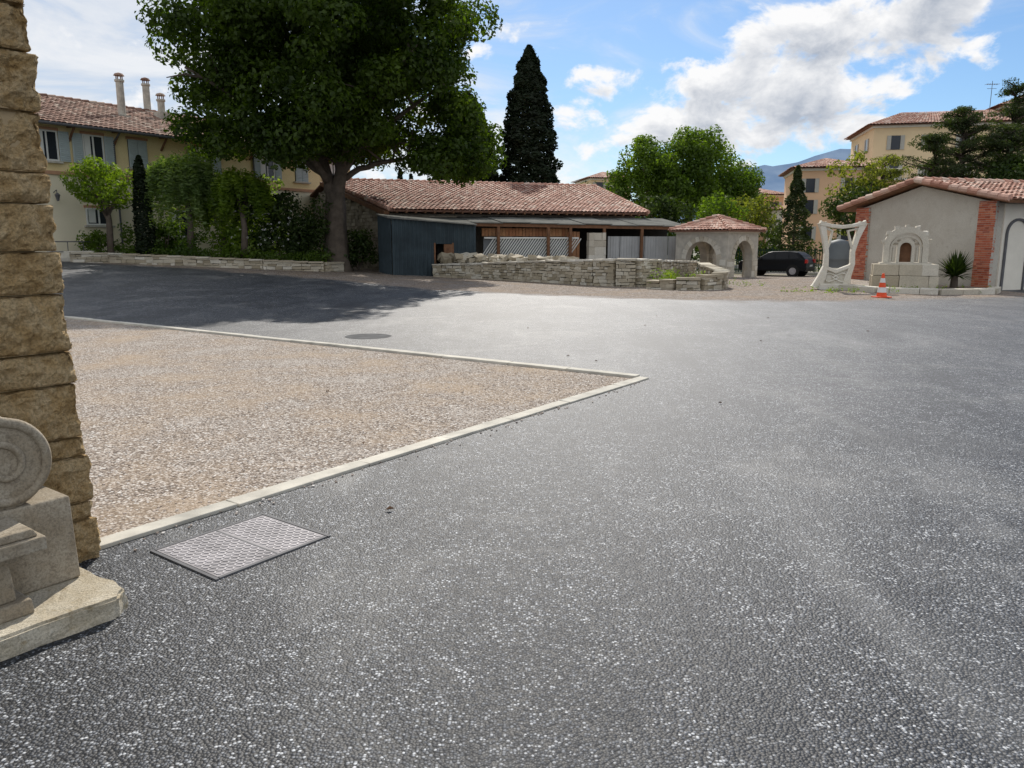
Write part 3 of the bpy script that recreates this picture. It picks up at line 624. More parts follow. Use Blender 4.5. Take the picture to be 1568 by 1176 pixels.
# open workshop lean-to
lt=MB(); a0=Vector((-3.3,38.0,2.62)); a1=Vector((9.2,40.9,2.47)); b1=Vector((8.3,43.9,2.95)); b0=Vector((-4.5,40.5,3.0))
for i in range(9):
    f0,f1=i/9+.001,(i+1)/9+0.006; dz=Vector((0,0,random.uniform(-.03,.04)))
    lt.slab([a0.lerp(a1,f0)+dz,a0.lerp(a1,f1)+dz,b0.lerp(b1,f1)+dz,b0.lerp(b1,f0)+dz],0.05)
wd=MB()
ldir=(a1-a0).normalized(); lrz=math.atan2(ldir.y,ldir.x)
c=(a0+a1)/2; wd.box((c.x,c.y+.12,2.42),((a1-a0).length-.2,.08,.16),lrz,0,Matrix.Rotation(lrz,3,'Z')@Matrix.Rotation(0.012,3,'Y'))
for f in (0.03,0.21,0.41,0.50,0.64,0.80,0.97):
    p=a0.lerp(a1,f); wd.box((p.x,p.y+.15,1.2),(0.14,.14,2.5),lrz)
def lp(f,b,z): p=a0.lerp(a1,f)+Vector((-ldir.y,ldir.x,0)).normalized()*b; return (p.x,p.y,z)
L_=(a1-a0).length
bk=MB(); bk.box(lp(0.5,2.7,1.2),(L_,.1,2.6),lrz)  # back wall coloured near black for the shade under the roof
pn=MB(); pbk=MB()
for i in range(34):
    f=0.165+i/34*0.365; pn.box(lp(f,.35,1.22),(0.05,.04,1.45),0,0,Matrix.Rotation(lrz,3,'Z')@Matrix.Rotation(0.62,3,'Y'))
pbk.box(lp(0.345,.45,1.22),(4.8,.03,1.2),lrz)
for z in (0.60,1.84): pn.box(lp(0.35,.31,z),(4.9,.06,.08),lrz)
gp=MB()
for i in range(6):
    f=0.69+i*0.052; gp.box(lp(f,.35,1.25),(0.63,.05,1.35),lrz,0.004)
for i in range(28): gp.box(lp(0.665+i*0.0115,.31,1.25),(0.03,.03,1.35),lrz)
ob=MB()
for i in range(26): ob.box(lp(0.16+i*0.0135,.55,2.12),(0.155,.04,.40),lrz,0.01)
for i in range(4): ob.box(lp(0.50+i*0.0135,.4,1.5),(0.155,.04,1.3),lrz,0.01)
bl=MB(); pA=lp(0.565,-.25,0); pB=lp(0.635,-.25,0); blocks(bl,pA,pB,(0.3,0.3),(2.1,2.1),0.4,0.35,0.5,0.012,0.012,0.02)
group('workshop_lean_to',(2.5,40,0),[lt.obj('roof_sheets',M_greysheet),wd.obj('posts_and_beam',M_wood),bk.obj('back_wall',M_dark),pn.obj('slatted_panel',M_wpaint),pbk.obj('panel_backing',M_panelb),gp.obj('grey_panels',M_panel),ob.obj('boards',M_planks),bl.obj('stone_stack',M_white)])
# dry stone walls
dw=MB(); dc=MB()
W=[(-3.6,36.6),(-1.2,34.9),(1.0,32.4),(3.2,29.6),(3.9,29.0),(4.6,28.8),(5.3,29.4),(5.9,30.8),(6.8,32.6),(8.0,34.6)]; TZ=[0.62,0.72,0.86,0.98,1.02,1.02,0.98,0.92,0.86,0.80]
for i in range(len(W)-1):
    blocks(dw,W[i],W[i+1],(-0.15,-0.15),(TZ[i]-.07,TZ[i+1]-.07),0.42,0.115,0.27,0.014,0.016,0.04)
    a,b=Vector(W[i]),Vector(W[i+1]); d=b-a; n=max(1,int(d.length/.42))
    for j in range(n):
        f=(j+.5)/n; dc.box((a.x+d.x*f,a.y+d.y*f,TZ[i]+(TZ[i+1]-TZ[i])*f-.03),(d.length/n-.012,.52,.07),math.atan2(d.y,d.x),0.012)
fill=MB(); fill.add([(-3.6,36.7,.55),(-1.1,35.1,.62),(1.1,32.6,.72),(3.2,29.8,.84),(4.0,29.2,.86),(4.5,29.0,.86),(5.2,29.6,.84),(5.8,30.9,.8),(6.7,32.7,.72),(7.8,34.6,.62),(3,38,.62),(-3,38,.55)],[tuple(range(12))])
group('dry_stone_wall',(2,32,0),[dw.obj('stones',M_stoneW),dc.obj('coping_stones',M_white),fill.obj('terrace_fill',simple('terrace_soil_mat',(0.28,0.24,0.19),0.3))])
dw=MB(); W=[(4.9,27.6),(5.7,26.9),(6.5,26.7),(7.2,27.1),(7.6,28.0),(7.7,29.2),(7.8,31.0),(8.2,33.4)]; TZ=[0.22,0.32,0.42,0.50,0.56,0.62,0.68,.72]
for i in range(len(W)-1):
    blocks(dw,W[i],W[i+1],(-0.15,-0.15),(TZ[i],TZ[i+1]),0.42,0.11,0.3,0.012,0.014,0.03)
    a,b=Vector(W[i]),Vector(W[i+1]); d=b-a; n=max(1,int(d.length/.42))
    for j in range(n):
        f=(j+.5)/n; dw.box((a.x+d.x*f,a.y+d.y*f,TZ[i]+(TZ[i+1]-TZ[i])*f+.02),(d.length/n-.012,.5,.07),math.atan2(d.y,d.x),0.012)
dw.obj('curved_stone_wall',M_stoneW)
rs=MB()
for i in range(190):
    f=random.random(); x=-3.2+f*5.8; y=36.6-f*4.9+random.uniform(0.1,1.6); r=random.uniform(.10,.36)*(1-.35*f)
    rs.box((x,y,.64+f*.14+r*random.uniform(.3,.9)),(r*1.9,r*1.4,r*.8),random.uniform(0,3),r*.2,(Matrix.Rotation(random.uniform(-.5,.5),3,'X')@Matrix.Rotation(random.uniform(0,3),3,'Z')))
rs.obj('rubble_stones',M_stoneW)
wg=[(5.9+random.gauss(0,.4),28.3+random.gauss(0,.5),.2+random.uniform(0,.3),random.uniform(.12,.25)) for _ in range(26)]
group('wall_weeds',(5.3,28.6,0),[clumpleaves('leaves',wg,700,0.12,L_lem,1.1,0.3)])
wg=[(8.4+random.gauss(0,.5),30+random.gauss(0,1.4),.05+random.uniform(0,.08),random.uniform(.08,.15)) for _ in range(14)]+[(10.4+random.gauss(0,.7),25.6+random.gauss(0,.4),.03,random.uniform(.08,.16)) for _ in range(26)]+[(13.0+random.gauss(0,1.2),25.4+random.gauss(0,.5),.12,random.uniform(.08,.16)) for _ in range(20)]
group('grass_tufts',(9,28,0),[clumpleaves('blades',wg,900,0.10,L_lem,1.0,0.25)])
# ---------------------------------------------------------------- arched pavilion
def arched_wall(mb,vb,A,B,z0,zt,th,cf,aw,zs,za):
    A=Vector((A[0],A[1],0));B=Vector((B[0],B[1],0)); L=(B-A).length; d=(B-A)/L; n=Vector((d.y,-d.x,0)); c=L*cf
    def col(s0,s1,zb0,zb1):
        q=[]
        for s,zb in ((s0,zb0),(s1,zb1)):
            for o in (0,-th):
                for z in (zb,zt): q.append(A+d*s+n*o+Vector((0,0,z)))
        mb.add(q,[(0,4,5,1),(2,3,7,6),(0,2,6,4),(1,5,7,3)])
    N=16; xs_=[-aw*math.cos(math.pi*i/N) for i in range(N+1)]; zz=[zs+(za-zs)*math.sin(math.pi*i/N) for i in range(N+1)]
    for i in range(N): col(c+xs_[i],c+xs_[i+1],zz[i],zz[i+1])
    for s0,s1 in ((0.04,c-aw),(c+aw,L-0.04)):
        m_=(A+d*(s0+s1)/2-n*th/2); mb.box((m_.x,m_.y,(z0+zt)/2),(s1-s0,th,zt-z0),math.atan2(d.y,d.x))
        blocks(vb,A+d*s0+n*.0-n*th/2,A+d*s1-n*th/2,(z0,z0),(zs,zs),th+0.06,0.24,0.5,0.012,0.01,0.01)
    for i in range(13):
        t=math.pi*(i+.5)/13; x=-(aw+.13)*math.cos(t); z=zs+(za-zs+.13)*math.sin(t)
        p=A+d*(c+x)-n*th/2; vb.box((p.x,p.y,z),(0.25,th+.07,math.pi*(aw+.1)/13-.012),0,0.006,Matrix.Rotation(math.atan2(d.y,d.x),3,'Z')@Matrix.Rotation(t-math.pi*1.0,3,'Y'))
pv=MB(); vb=MB(); Nn=(10.3,37.4); Lc=(8.25,39.5); Rc=(12.45,39.5); Bc=(10.4,41.6)
arched_wall(pv,vb,Lc,Nn,-0.35,2.15,.38,0.52,0.86,0.80,1.66); arched_wall(pv,vb,Nn,Rc,-0.35,2.15,.38,0.52,0.86,0.80,1.70)
arched_wall(pv,vb,Rc,Bc,-0.4,2.15,.38,0.5,0.86,0.8,1.65); arched_wall(pv,vb,Bc,Lc,-0.4,2.15,.38,0.5,0.86,0.8,1.65)
pr=MB(); pt=MB(); cc=Vector((10.35,39.5,0)); ap=cc+Vector((0,0,2.9)); cs=[cc+(Vector((p[0],p[1],0))-cc)*1.16+Vector((0,0,2.2)) for p in (Lc,Nn,Rc,Bc)]
for i in range(4):
    a,b=cs[i],cs[(i+1)%4]; pr.add([a,b,ap,a-Vector((0,0,.07)),b-Vector((0,0,.07))],[(0,1,2),(0,3,4,1)]); 
    tiles(pt,a,b,ap.lerp(b,0.04),ap.lerp(a,0.04),0.2,0.34)
    for j in range(8): 
        p0=a.lerp(ap,j/8);p1=a.lerp(ap,(j+1.1)/8); pt.tube([p0+Vector((0,0,.07)),p1+Vector((0,0,.04))],[.09,.07],7)
pr.add([c_-Vector((0,0,.07)) for c_ in cs],[(0,1,2,3)])
vb.box((cc.x,cc.y,2.12),(3.05,3.05,0.12),math.pi/4)
group('arched_pavilion',tuple(cc),[pv.obj('walls',M_mortarL),vb.obj('stone_blocks',M_white),pr.obj('roof_deck',M_tilebase),pt.obj('roof_tiles',M_tileA)])
# ---------------------------------------------------------------- outbuilding at right
Rr=Vector((16.3,26.5,0)); Ll=Vector((14.36,32.7,0)); fd2=(Rr-Ll).normalized(); sd2=Vector((-fd2.y,fd2.x,0)); 
if sd2.x<0: sd2=-sd2
dep=7.0; nrm=-sd2
ob1=MB(); poly=[Ll,Rr,Rr+sd2*dep,Ll+sd2*dep]; ob1.prism([(p.x,p.y) for p in poly],-.3,2.93)
mid=(Ll+Rr)/2; ob1.add([Ll+Vector((0,0,2.93)),Rr+Vector((0,0,2.93)),mid+Vector((0,0,3.68)),Ll+sd2*dep+Vector((0,0,2.93)),Rr+sd2*dep+Vector((0,0,2.93)),mid+sd2*dep+Vector((0,0,3.68))],[(0,1,2),(3,5,4),(1,4,5,2),(0,2,5,3)])
bc=MB(); mj=MB()
def brickcol(A,B):
    blocks(bc,A,B,(-.1,-.1),(3.0,3.0),0.12,0.075,0.22,0.011,0.002,0.003)
    c=(A+B)/2; d=B-A; mj.box((c.x,c.y,1.45),(d.length-.01,.105,3.05),math.atan2(d.y,d.x))
brickcol(Ll+nrm*.04+fd2*.0,Ll+nrm*.04+fd2*.75); brickcol(Rr+nrm*.04-fd2*.62,Rr+nrm*.04+fd2*.06)
sw=MB(); c=Rr+sd2*(dep/2+.15)+fd2*.02; sw.box((c.x,c.y,1.3),(dep-.35,.06,3.2),math.atan2(sd2.y,sd2.x))
dar=MB()
def archprof(w,zs,za,n=14,pw=1.0): 
    L=[(-w,0)]+[(-w*math.cos(math.pi*i/n),zs+(za-zs)*math.sin(math.pi*i/n)**pw) for i in range(n+1)]+[(w,0)]; return L
for s in (0.95,3.4,5.6):
    O=Rr+sd2*s+fd2*0.07; dar.ring(O,sd2,archprof(.52,1.9,2.42),archprof(.44,1.9,2.34),.08)
dpan=MB()
for s in (0.95,):
    c=Rr+sd2*s+fd2*0.06; dpan.box((c.x,c.y,1.0),(.86,.03,2.0),math.atan2(sd2.y,sd2.x))
rfo=MB(); rft=MB(); ovv=.75
pk0=mid+nrm*.35+Vector((0,0,3.86)); pk1=mid+sd2*(dep+.4)+Vector((0,0,3.86))
eR0=Rr+fd2*ovv+nrm*.35+Vector((0,0,2.98)); eR1=eR0+sd2*(dep+.7); eL0=Ll-fd2*ovv+nrm*.35+Vector((0,0,2.98)); eL1=eL0+sd2*(dep+.7)
rfo.slab([eR0,eR1,pk1,pk0],.10); rfo.slab([eL0,eL1,pk1,pk0],.10); tiles(rft,eR0,eR1,pk1,pk0,.22,.36); tiles(rft,eL0,eL1,pk1,pk0,.22,.36)
for A_,B_ in ((eR0,pk0),(eL0,pk0),(pk0,pk1)):
    n=int((B_-A_).length/.38)
    for i in range(n):
        a=A_.lerp(B_,i/n); b=A_.lerp(B_,(i+1.12)/n); rft.tube([a+Vector((0,0,.06)),b+Vector((0,0,.03))],[.12,.10],8)
group('tiled_outbuilding',tuple(mid),[ob1.obj('rendered_walls',M_render),bc.obj('brick_quoins',M_brick),mj.obj('brick_mortar',M_mortarL),sw.obj('side_wall',M_renderw),dar.obj('arched_door_frame',M_steeld),dpan.obj('door_panel',M_renderw),rfo.obj('roof_deck',M_wood),rft.obj('roof_tiles',M_tileA)])
pk=MB(); pp=[(12.9,30.6),(11.9,28.6),(11.4,26.8),(11.9,25.2),(13.4,24.3),(15.2,24.5),(16.0,25.6)]
for a,b in zip(pp[:-1],pp[1:]): blocks(pk,a,b,(-.05,-.05),(.19,.19),.32,.30,.62,.012,.012,.01)
ps=MB(); ps.add([(p[0],p[1],.1) for p in pp]+[(16.2,26.6,.1),(14.3,32.6,.1)],[tuple(range(9))])
group('planter_kerb',(13.5,26,0),[bevel(pk.obj('kerb_stones',M_white),.02,2),ps.obj('planter_gravel',M_gravel)])
# gothic fountain
gb_=MB(); fc=Vector((13.25,26.3,.1)); ex=Vector((0.93,-0.36,0)).normalized(); ny=Vector((-ex.y,ex.x,0)); grz=math.atan2(ex.y,ex.x)
for zi,(ww,hh) in enumerate(((2.0,.42),(1.94,.38))):
    for sy in (-.4,.4):
        blocks(gb_,(fc-ex*ww/2+ny*sy),(fc+ex*ww/2+ny*sy),(.1+zi*.42,)*2,(.1+zi*.42+hh,)*2,.42,.5,.62,.01,.008,.01)
    for sx_ in (-1,1):
        c=fc+ex*sx_*(ww/2-.2); gb_.box((c.x,c.y,.1+zi*.42+hh/2),(.36,.5,hh-.01),grz)
gl=MB(); c=fc; gl.box((c.x,c.y,.91),(1.55,.7,.07),grz)
O=fc+Vector((0,0,.85)); 
gl.ring(O,ex,archprof(.68,.5,1.18,18,.85),archprof(.50,.48,.98,18,.85),.34)
gl.ring(O+ny*.0,ex,archprof(.49,.40,.90,18,.8),archprof(.43,.40,.84,18,.8),.22)
gl.ring(O,ex,archprof(.27,.42,.80,14,.7),archprof(.18,.42,.66,14,.7),.24)
for i in range(7):
    t=math.pi*(i+.5)/7; p=O+ex*(-.70*math.cos(t))+Vector((0,0,.5+.70*math.sin(t)**.85)); gl.box(tuple(p),(.14,.3,.12),grz,.02)
for s in (-1,1):
    for i in range(3):
        t=math.pi*(0.2+.15*i); p=O+ex*(s*.37*math.cos(t)); q=p+Vector((0,0,.42+.33*math.sin(t))); gl.tube([q-ex*s*.1,q+ex*s*.1],[.04,.04],6)
    p=O+ex*s*.36; gl.tube([p+Vector((0,0,.05)),p+Vector((0,0,.5))],[.05,.05],8)
gdk=MB(); gdk.box(tuple(O+ny*.10+Vector((0,0,.36))),(.36,.02,.70),grz)
group('gothic_stone_fountain',tuple(fc),[bevel(gb_.obj('block_base',M_stoneW),.015,2),gl.obj('carved_arch',M_white),gdk.obj('niche_back',M_wood)])
# yucca
yl=MB()
for i in range(260):
    a=random.uniform(0,6.28); el=random.uniform(.05,1.45); L=random.uniform(.7,1.05); b=Vector((15.0,26.3,.45)); d=Vector((math.cos(a)*math.cos(el),math.sin(a)*math.cos(el),math.sin(el))); s=d.cross(Vector((0,0,1))).normalized()*.032
    m1=b+d*L*.5; t_=b+d*L+Vector((0,0,-.16*math.cos(el)))
    yl.add([b-s*.6,b+s*.6,m1+s,t_,m1-s],[(0,1,2,4),(4,2,3)])
yt=MB(); yt.tube([(15.0,26.3,.05),(15.0,26.3,.5)],[.14,.11],8)
group('yucca_plant',(15.0,26.3,.1),[yl.obj('leaves',L_dark),yt.obj('stem',M_bark)])
# organic white sculpture frame
sp=MB(); so=Vector((11.3,26.9,0)); sxv=Vector((.97,-.2,0)).normalized()
def spt(x,z,y=0): return so+sxv*x+Vector((-sxv.y,sxv.x,0))*y+Vector((0,0,z))
def ribbon(path,ws,th=.16):
    o=len(sp.v); n=len(path)
    P=[spt(*p) for p in path]; nn=Vector((-sxv.y,sxv.x,0))
    for i,p in enumerate(P):
        d=(P[min(n-1,i+1)]-P[max(0,i-1)]).normalized(); s=d.cross(nn).normalized()
        for a,b in ((-1,-1),(1,-1),(1,1),(-1,1)): sp.v.append(tuple(p+s*a*ws[i]/2+nn*b*th/2))
    for i in range(n-1):
        for j in range(4): sp.f.append((o+i*4+j,o+i*4+(j+1)%4,o+(i+1)*4+(j+1)%4,o+(i+1)*4+j))
    sp.f.append((o,o+1,o+2,o+3)); sp.f.append((o+n*4-1,o+n*4-2,o+n*4-3,o+n*4-4))
ribbon([(-.70,.05),(-.56,.40),(-.44,.8),(-.44,1.25),(-.52,1.7),(-.60,2.05),(-.66,2.28)],[.34,.26,.17,.14,.16,.2,.24],.3)
ribbon([(.26,.05),(.30,.45),(.42,.9),(.40,1.3),(.50,1.75),(.60,2.05),(.68,2.28)],[.30,.2,.15,.14,.16,.2,.24],.3)
ribbon([(-.72,2.26),(-.35,2.17),(0,2.13),(.35,2.17),(.74,2.26)],[.15,.12,.12,.12,.15],.34)
ribbon([(-.66,2.16),(-.3,2.0),(-.36,1.6),(-.46,1.3)],[.09,.08,.07,.07],.2)
ribbon([(.62,2.1),(.2,2.0),(.32,1.6),(.42,1.3)],[.09,.08,.07,.07],.2)
ribbon([(-.62,.10),(-.2,.08),(.3,.10)],[.22,.24,.22],.4)
ribbon([(-.50,.78),(-.1,.62),(.38,.82)],[.12,.14,.12],.26)
sp.add([spt(-.52,.12,-.03),spt(.24,.12,-.03),spt(.34,.74,-.03),spt(-.44,.74,-.03),spt(-.52,.12,.05),spt(.24,.12,.05),spt(.34,.74,.05),spt(-.44,.74,.05)],[(0,1,2,3),(7,6,5,4)])
kn=MB()
for s in (-1,1):
    pth=[]
    for i in range(25):
        t=2*math.pi*i/24; pth.append(spt(-.09+s*.12+.22*math.cos(t),.42+.12*math.sin(t)*1.0+.05*math.sin(2*t)*s,-.07))
    kn.tube(pth,[.028]*25,6)
tkm=MB(); tkm.lathe((12.1,28.9,-.02),[(.36,0),(.42,.1),(.42,.5),(.44,.53),(.42,.56),(.42,1.0),(.44,1.03),(.42,1.06),(.40,1.55),(.3,1.68),(.05,1.75)],20)
M_smooth=mottled('white_sculpture_mat',(0.74,0.69,0.58),(0.80,0.77,0.69),(0.62,0.56,0.45),3.0,.006)
group('carved_frame_sculpture',tuple(so),[bevel(sp.obj('frame',M_smooth,False),.035,3),kn.obj('knot_relief',M_smooth,True)])
tkm.obj('water_tank',simple('grey_tank_mat',(0.12,0.135,0.145),0.1,2,0.6,0.001),True)
# cone
M_or=simple('cone_orange_mat',(0.82,0.10,0.03),0.1,5,0.45,0.001); M_wh=simple('cone_white_mat',(0.75,0.75,0.73),0.05,5,0.4,0.001)
cx,cy=11.0,23.0; o_=MB(); w_=MB()
o_.lathe((cx,cy,.03),[(.15,0),(.128,.12)],20); w_.lathe((cx,cy,.15),[(.130,0),(.104,.15)],20); o_.lathe((cx,cy,.30),[(.102,0),(.080,.14)],20); w_.lathe((cx,cy,.44),[(.081,0),(.058,.13)],20); o_.lathe((cx,cy,.57),[(.056,0),(.033,.14),(.02,.145)],20)
o_.box((cx,cy,.016),(.40,.40,.032),.3)
group('traffic_cone',(cx,cy,0),[bevel(o_.obj('orange_body',M_or),.004),w_.obj('white_bands',M_wh)])
# ---------------------------------------------------------------- car
def build_car(x,y,z,rz_):
    prof=[(-2.08,.32),(-2.14,.55),(-2.12,.78),(-2.0,.92),(-1.15,1.02),(-.98,1.04),(-.35,1.44),(-.1,1.50),(.9,1.52),(1.45,1.46),(1.72,1.30),(1.98,1.02),(2.06,.85),(2.08,.5),(2.0,.30)]
    M_=Matrix.Translation((x,y,z))@Matrix.Rotation(rz_,4,'Z')
    def hw(zz): return .87 if zz<.95 else .87-(zz-.95)*.42
    b=MB(); n=len(prof)
    vs=[M_@Vector((px,-hw(pz),pz)) for px,pz in prof]+[M_@Vector((px,hw(pz),pz)) for px,pz in prof]
    b.add(vs,[tuple(range(n))[::-1],tuple(range(n,2*n))]+[(i,(i+1)%n,n+(i+1)%n,n+i) for i in range(n)])
    gl=MB()
    for sg in (-1,1):
        for poly in ([(-.82,1.05),(-.30,1.38),(.10,1.43),(.10,1.05)],[(.17,1.05),(.17,1.43),(.88,1.44),(.98,1.05)],[(1.05,1.05),(.96,1.43),(1.38,1.38),(1.62,1.08)]):
            q=[M_@Vector((px,sg*(hw(pz)+.006),pz)) for px,pz in poly]; gl.add(q,[(0,1,2,3)])
    for (xa,za,xb,zb_) in ((-.93,1.07,-.38,1.41),(1.50,1.43,1.93,1.07)):
        o=.012 if xa>0 else -.012
        q=[M_@Vector((xa+o,-hw(za)+.08,za+.01)),M_@Vector((xa+o,hw(za)-.08,za+.01)),M_@Vector((xb+o,hw(zb_)-.08,zb_+.01)),M_@Vector((xb+o,-hw(zb_)+.08,zb_+.01))]; gl.add(q,[(0,1,2,3)])
    wh=MB(); rm=MB(); ar=MB()
    for wx in (-1.3,1.28):
        for sg in (-1,1):
            for mb,r,a,bb in ((wh,.33,.70,.885),(rm,.21,.86,.895),(ar,.39,.80,.875)):
                o=len(mb.v); 
                for yy in (a,bb):
                    for j in range(20): t=2*math.pi*j/20; mb.v.append(tuple(M_@Vector((wx+r*math.cos(t),sg*yy,.33+r*math.sin(t)))))
                mb.f+= [(o+j,o+(j+1)%20,o+20+(j+1)%20,o+20+j) for j in range(20)]+[tuple(o+j for j in range(20)),tuple(o+20+j for j in range(20))]
    tl=MB(); hl=MB()
    for sg in (-1,1):
        c=M_@Vector((2.03,sg*.72,.92)); tl.box(tuple(c),(.12,.26,.22),rz_)
        c=M_@Vector((-2.06,sg*.62,.78)); hl.box(tuple(c),(.12,.36,.14),rz_)
        c=M_@Vector((-.72,sg*.98,1.08)); ar.box(tuple(c),(.14,.2,.13),rz_)
    c=M_@Vector((2.09,0,.66)); hl.box(tuple(c),(.02,.5,.11),rz_)
    M_paint=simple('black_car_paint_mat',(0.005,0.006,0.008),.1,3,.35,0.0,spec=.22); M_tyre=simple('tyre_mat',(.02,.02,.02),.1)
    M_tl=simple('tail_light_mat',(.55,.02,.015),.1,3,.3); M_hl=simple('head_light_mat',(.7,.7,.7),.1,3,.2)
    M_cg,k=newmat('tinted_glass_mat'); finish(k,(0.008,0.009,0.011),0.2,spec=0.25)
    group('parked_car',(x,y,z),[bevel(b.obj('body',M_paint),.06,3),gl.obj('windows',M_cg),wh.obj('tyres',M_tyre),rm.obj('rims',M_steel),ar.obj('wheel_arches_and_mirrors',M_tyre),tl.obj('tail_lights',M_tl),hl.obj('lamps_and_plate',M_hl)])
build_car(16.5,48.5,H(16.5,48.5),R(-38))
# ---------------------------------------------------------------- background trees
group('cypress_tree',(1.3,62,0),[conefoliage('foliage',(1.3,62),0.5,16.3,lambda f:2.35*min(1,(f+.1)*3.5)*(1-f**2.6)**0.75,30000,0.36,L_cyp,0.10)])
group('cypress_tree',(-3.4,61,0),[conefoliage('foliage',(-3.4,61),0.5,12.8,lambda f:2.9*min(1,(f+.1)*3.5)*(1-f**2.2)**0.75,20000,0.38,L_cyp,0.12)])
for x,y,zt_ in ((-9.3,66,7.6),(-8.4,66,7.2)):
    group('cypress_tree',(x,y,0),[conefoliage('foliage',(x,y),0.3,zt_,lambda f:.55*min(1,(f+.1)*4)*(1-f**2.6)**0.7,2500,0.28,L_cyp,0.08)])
def bigt(name,x,y,zc,rx,rz_,n,lm,seed,size=.34,dens=110,r0=.7,r1=1.3,tr=.3): smalltree(name,x,y,H(x,y),zc,rx,rz_,n,r0,r1,dens,size,lm,tr,seed,None,.6)
bigt('plane_tree',12.3,70,7.0,3.7,4.0,95,L_mid,21,.30,150)
bigt('plane_tree',16.2,72,7.5,4.0,4.5,105,L_mid,22,.30,150)
bigt('plane_tree',20.3,74,6.2,3.3,3.5,80,L_mid,23,.30,150)
bigt('olive_tree',18.2,60,3.8,2.2,1.7,36,L_olive,24,.26,140,.5,.9,.15)
bigt('mulberry_tree',15.0,58,3.4,1.9,1.5,30,L_mid,25,.26,140,.5,.9,.15)
bigt('shade_tree',10.5,56,3.6,2.3,1.6,34,L_dark,26,.28,150,.5,.9,.2)
bigt('shade_tree',7.0,64,3.8,2.8,2.2,40,L_dark,27,.3,130,.6,1.,.2)
t=MB(); t.tube([(19.6,54.5,-.5),(19.6,54.5,5)],[.13,.04],7)
group('fir_tree',(19.6,54.5,-.4),[t.obj('trunk',M_bark),conefoliage('needles',(19.6,54.5),.4,6.8,lambda f:1.35*(1-f)**.85+.05,7000,.24,L_pine,.10,.3,7)])
def pine(x,y,zt_,r,seed,lm=L_pine,n=100):
    g=random.Random(seed); t=MB(); t.tube([(x,y,-.3),(x+.1,y,zt_*.5),(x,y,zt_*.93)],[.24,.16,.04],8); cl=[]
    for i in range(n):
        z=1.5+(zt_-1.8)*g.random()**.8; f=(z-1.5)/(zt_-1.5); a=g.uniform(0,6.28); L=r*(1-f)**.6*g.uniform(.55,1.2)+.2
        e=Vector((x+math.cos(a)*L,y+math.sin(a)*L,z+.25*L-.1*L*L*.3)); t.tube([(x,y,z-.2),(x+math.cos(a)*L*.5,y+math.sin(a)*L*.5,z+.02),e],[.05,.035,.012],5)
        for j in range(5):
            u=.3+.7*j/4; cl.append((x+math.cos(a)*L*u+g.uniform(-.2,.2),y+math.sin(a)*L*u+g.uniform(-.2,.2),z+.12*L*u+g.uniform(-.08,.08),g.uniform(.18,.42)))
    group('pine_tree',(x,y,0),[t.obj('trunk_and_boughs',M_bark,True),clumpleaves('needles',cl,300,.17,lm,.45,.26)])
pine(24.2,43,8.9,2.8,1,n=105); pine(27.4,44,10.4,3.3,2,n=115); pine(21.4,46,6.8,2.4,3,L_olive,60); pine(31.0,45,10.4,3.8,4,n=120); pine(22.5,42.5,7.4,2.6,5,n=90); pine(25.8,41.5,7.8,2.8,6,n=95)
bigt('hackberry_tree',20.0,45,5.0,1.9,2.0,40,L_olive,33,.20,230,.35,.7,.12)
bigt('hackberry_tree',18.7,43,3.2,1.6,1.5,30,L_dark,34,.20,220,.35,.7,.12)
bigt('holm_oak_tree',26.3,40,4.5,2.9,1.6,50,L_dark,35,.22,200,.45,.8,.15)
hd=[(x_,58+random.uniform(-.5,.5),random.uniform(-.3,1.7),random.uniform(.4,.8)) for x_ in np.arange(-2,40,.35)]
group('hedge',(20,58,0),[clumpleaves('leaves',hd,170,.25,L_dark,.9)])
dtl=[(x_,random.uniform(88,100),random.uniform(0,3.6),random.uniform(1.2,2.4)) for x_ in np.arange(-70,75,.8)]
group('distant_tree_line',(0,95,0),[clumpleaves('leaves',dtl,36,.6,L_dark,.9)])
fe=MB()
for i in range(12): fe.tube([(15+i*1.5,54,-.45),(15+i*1.5,54,1.3)],[.04,.04],6)
for i in range(90): fe.box((15+i*.185,54,.4),(.05,.012,1.6))
for zz in (-.2,.4,1.1): fe.box((23.2,54,zz),(16.5,.02,.04))
fe.obj('green_mesh_fence',simple('green_fence_mat',(.015,.045,.03),.1))
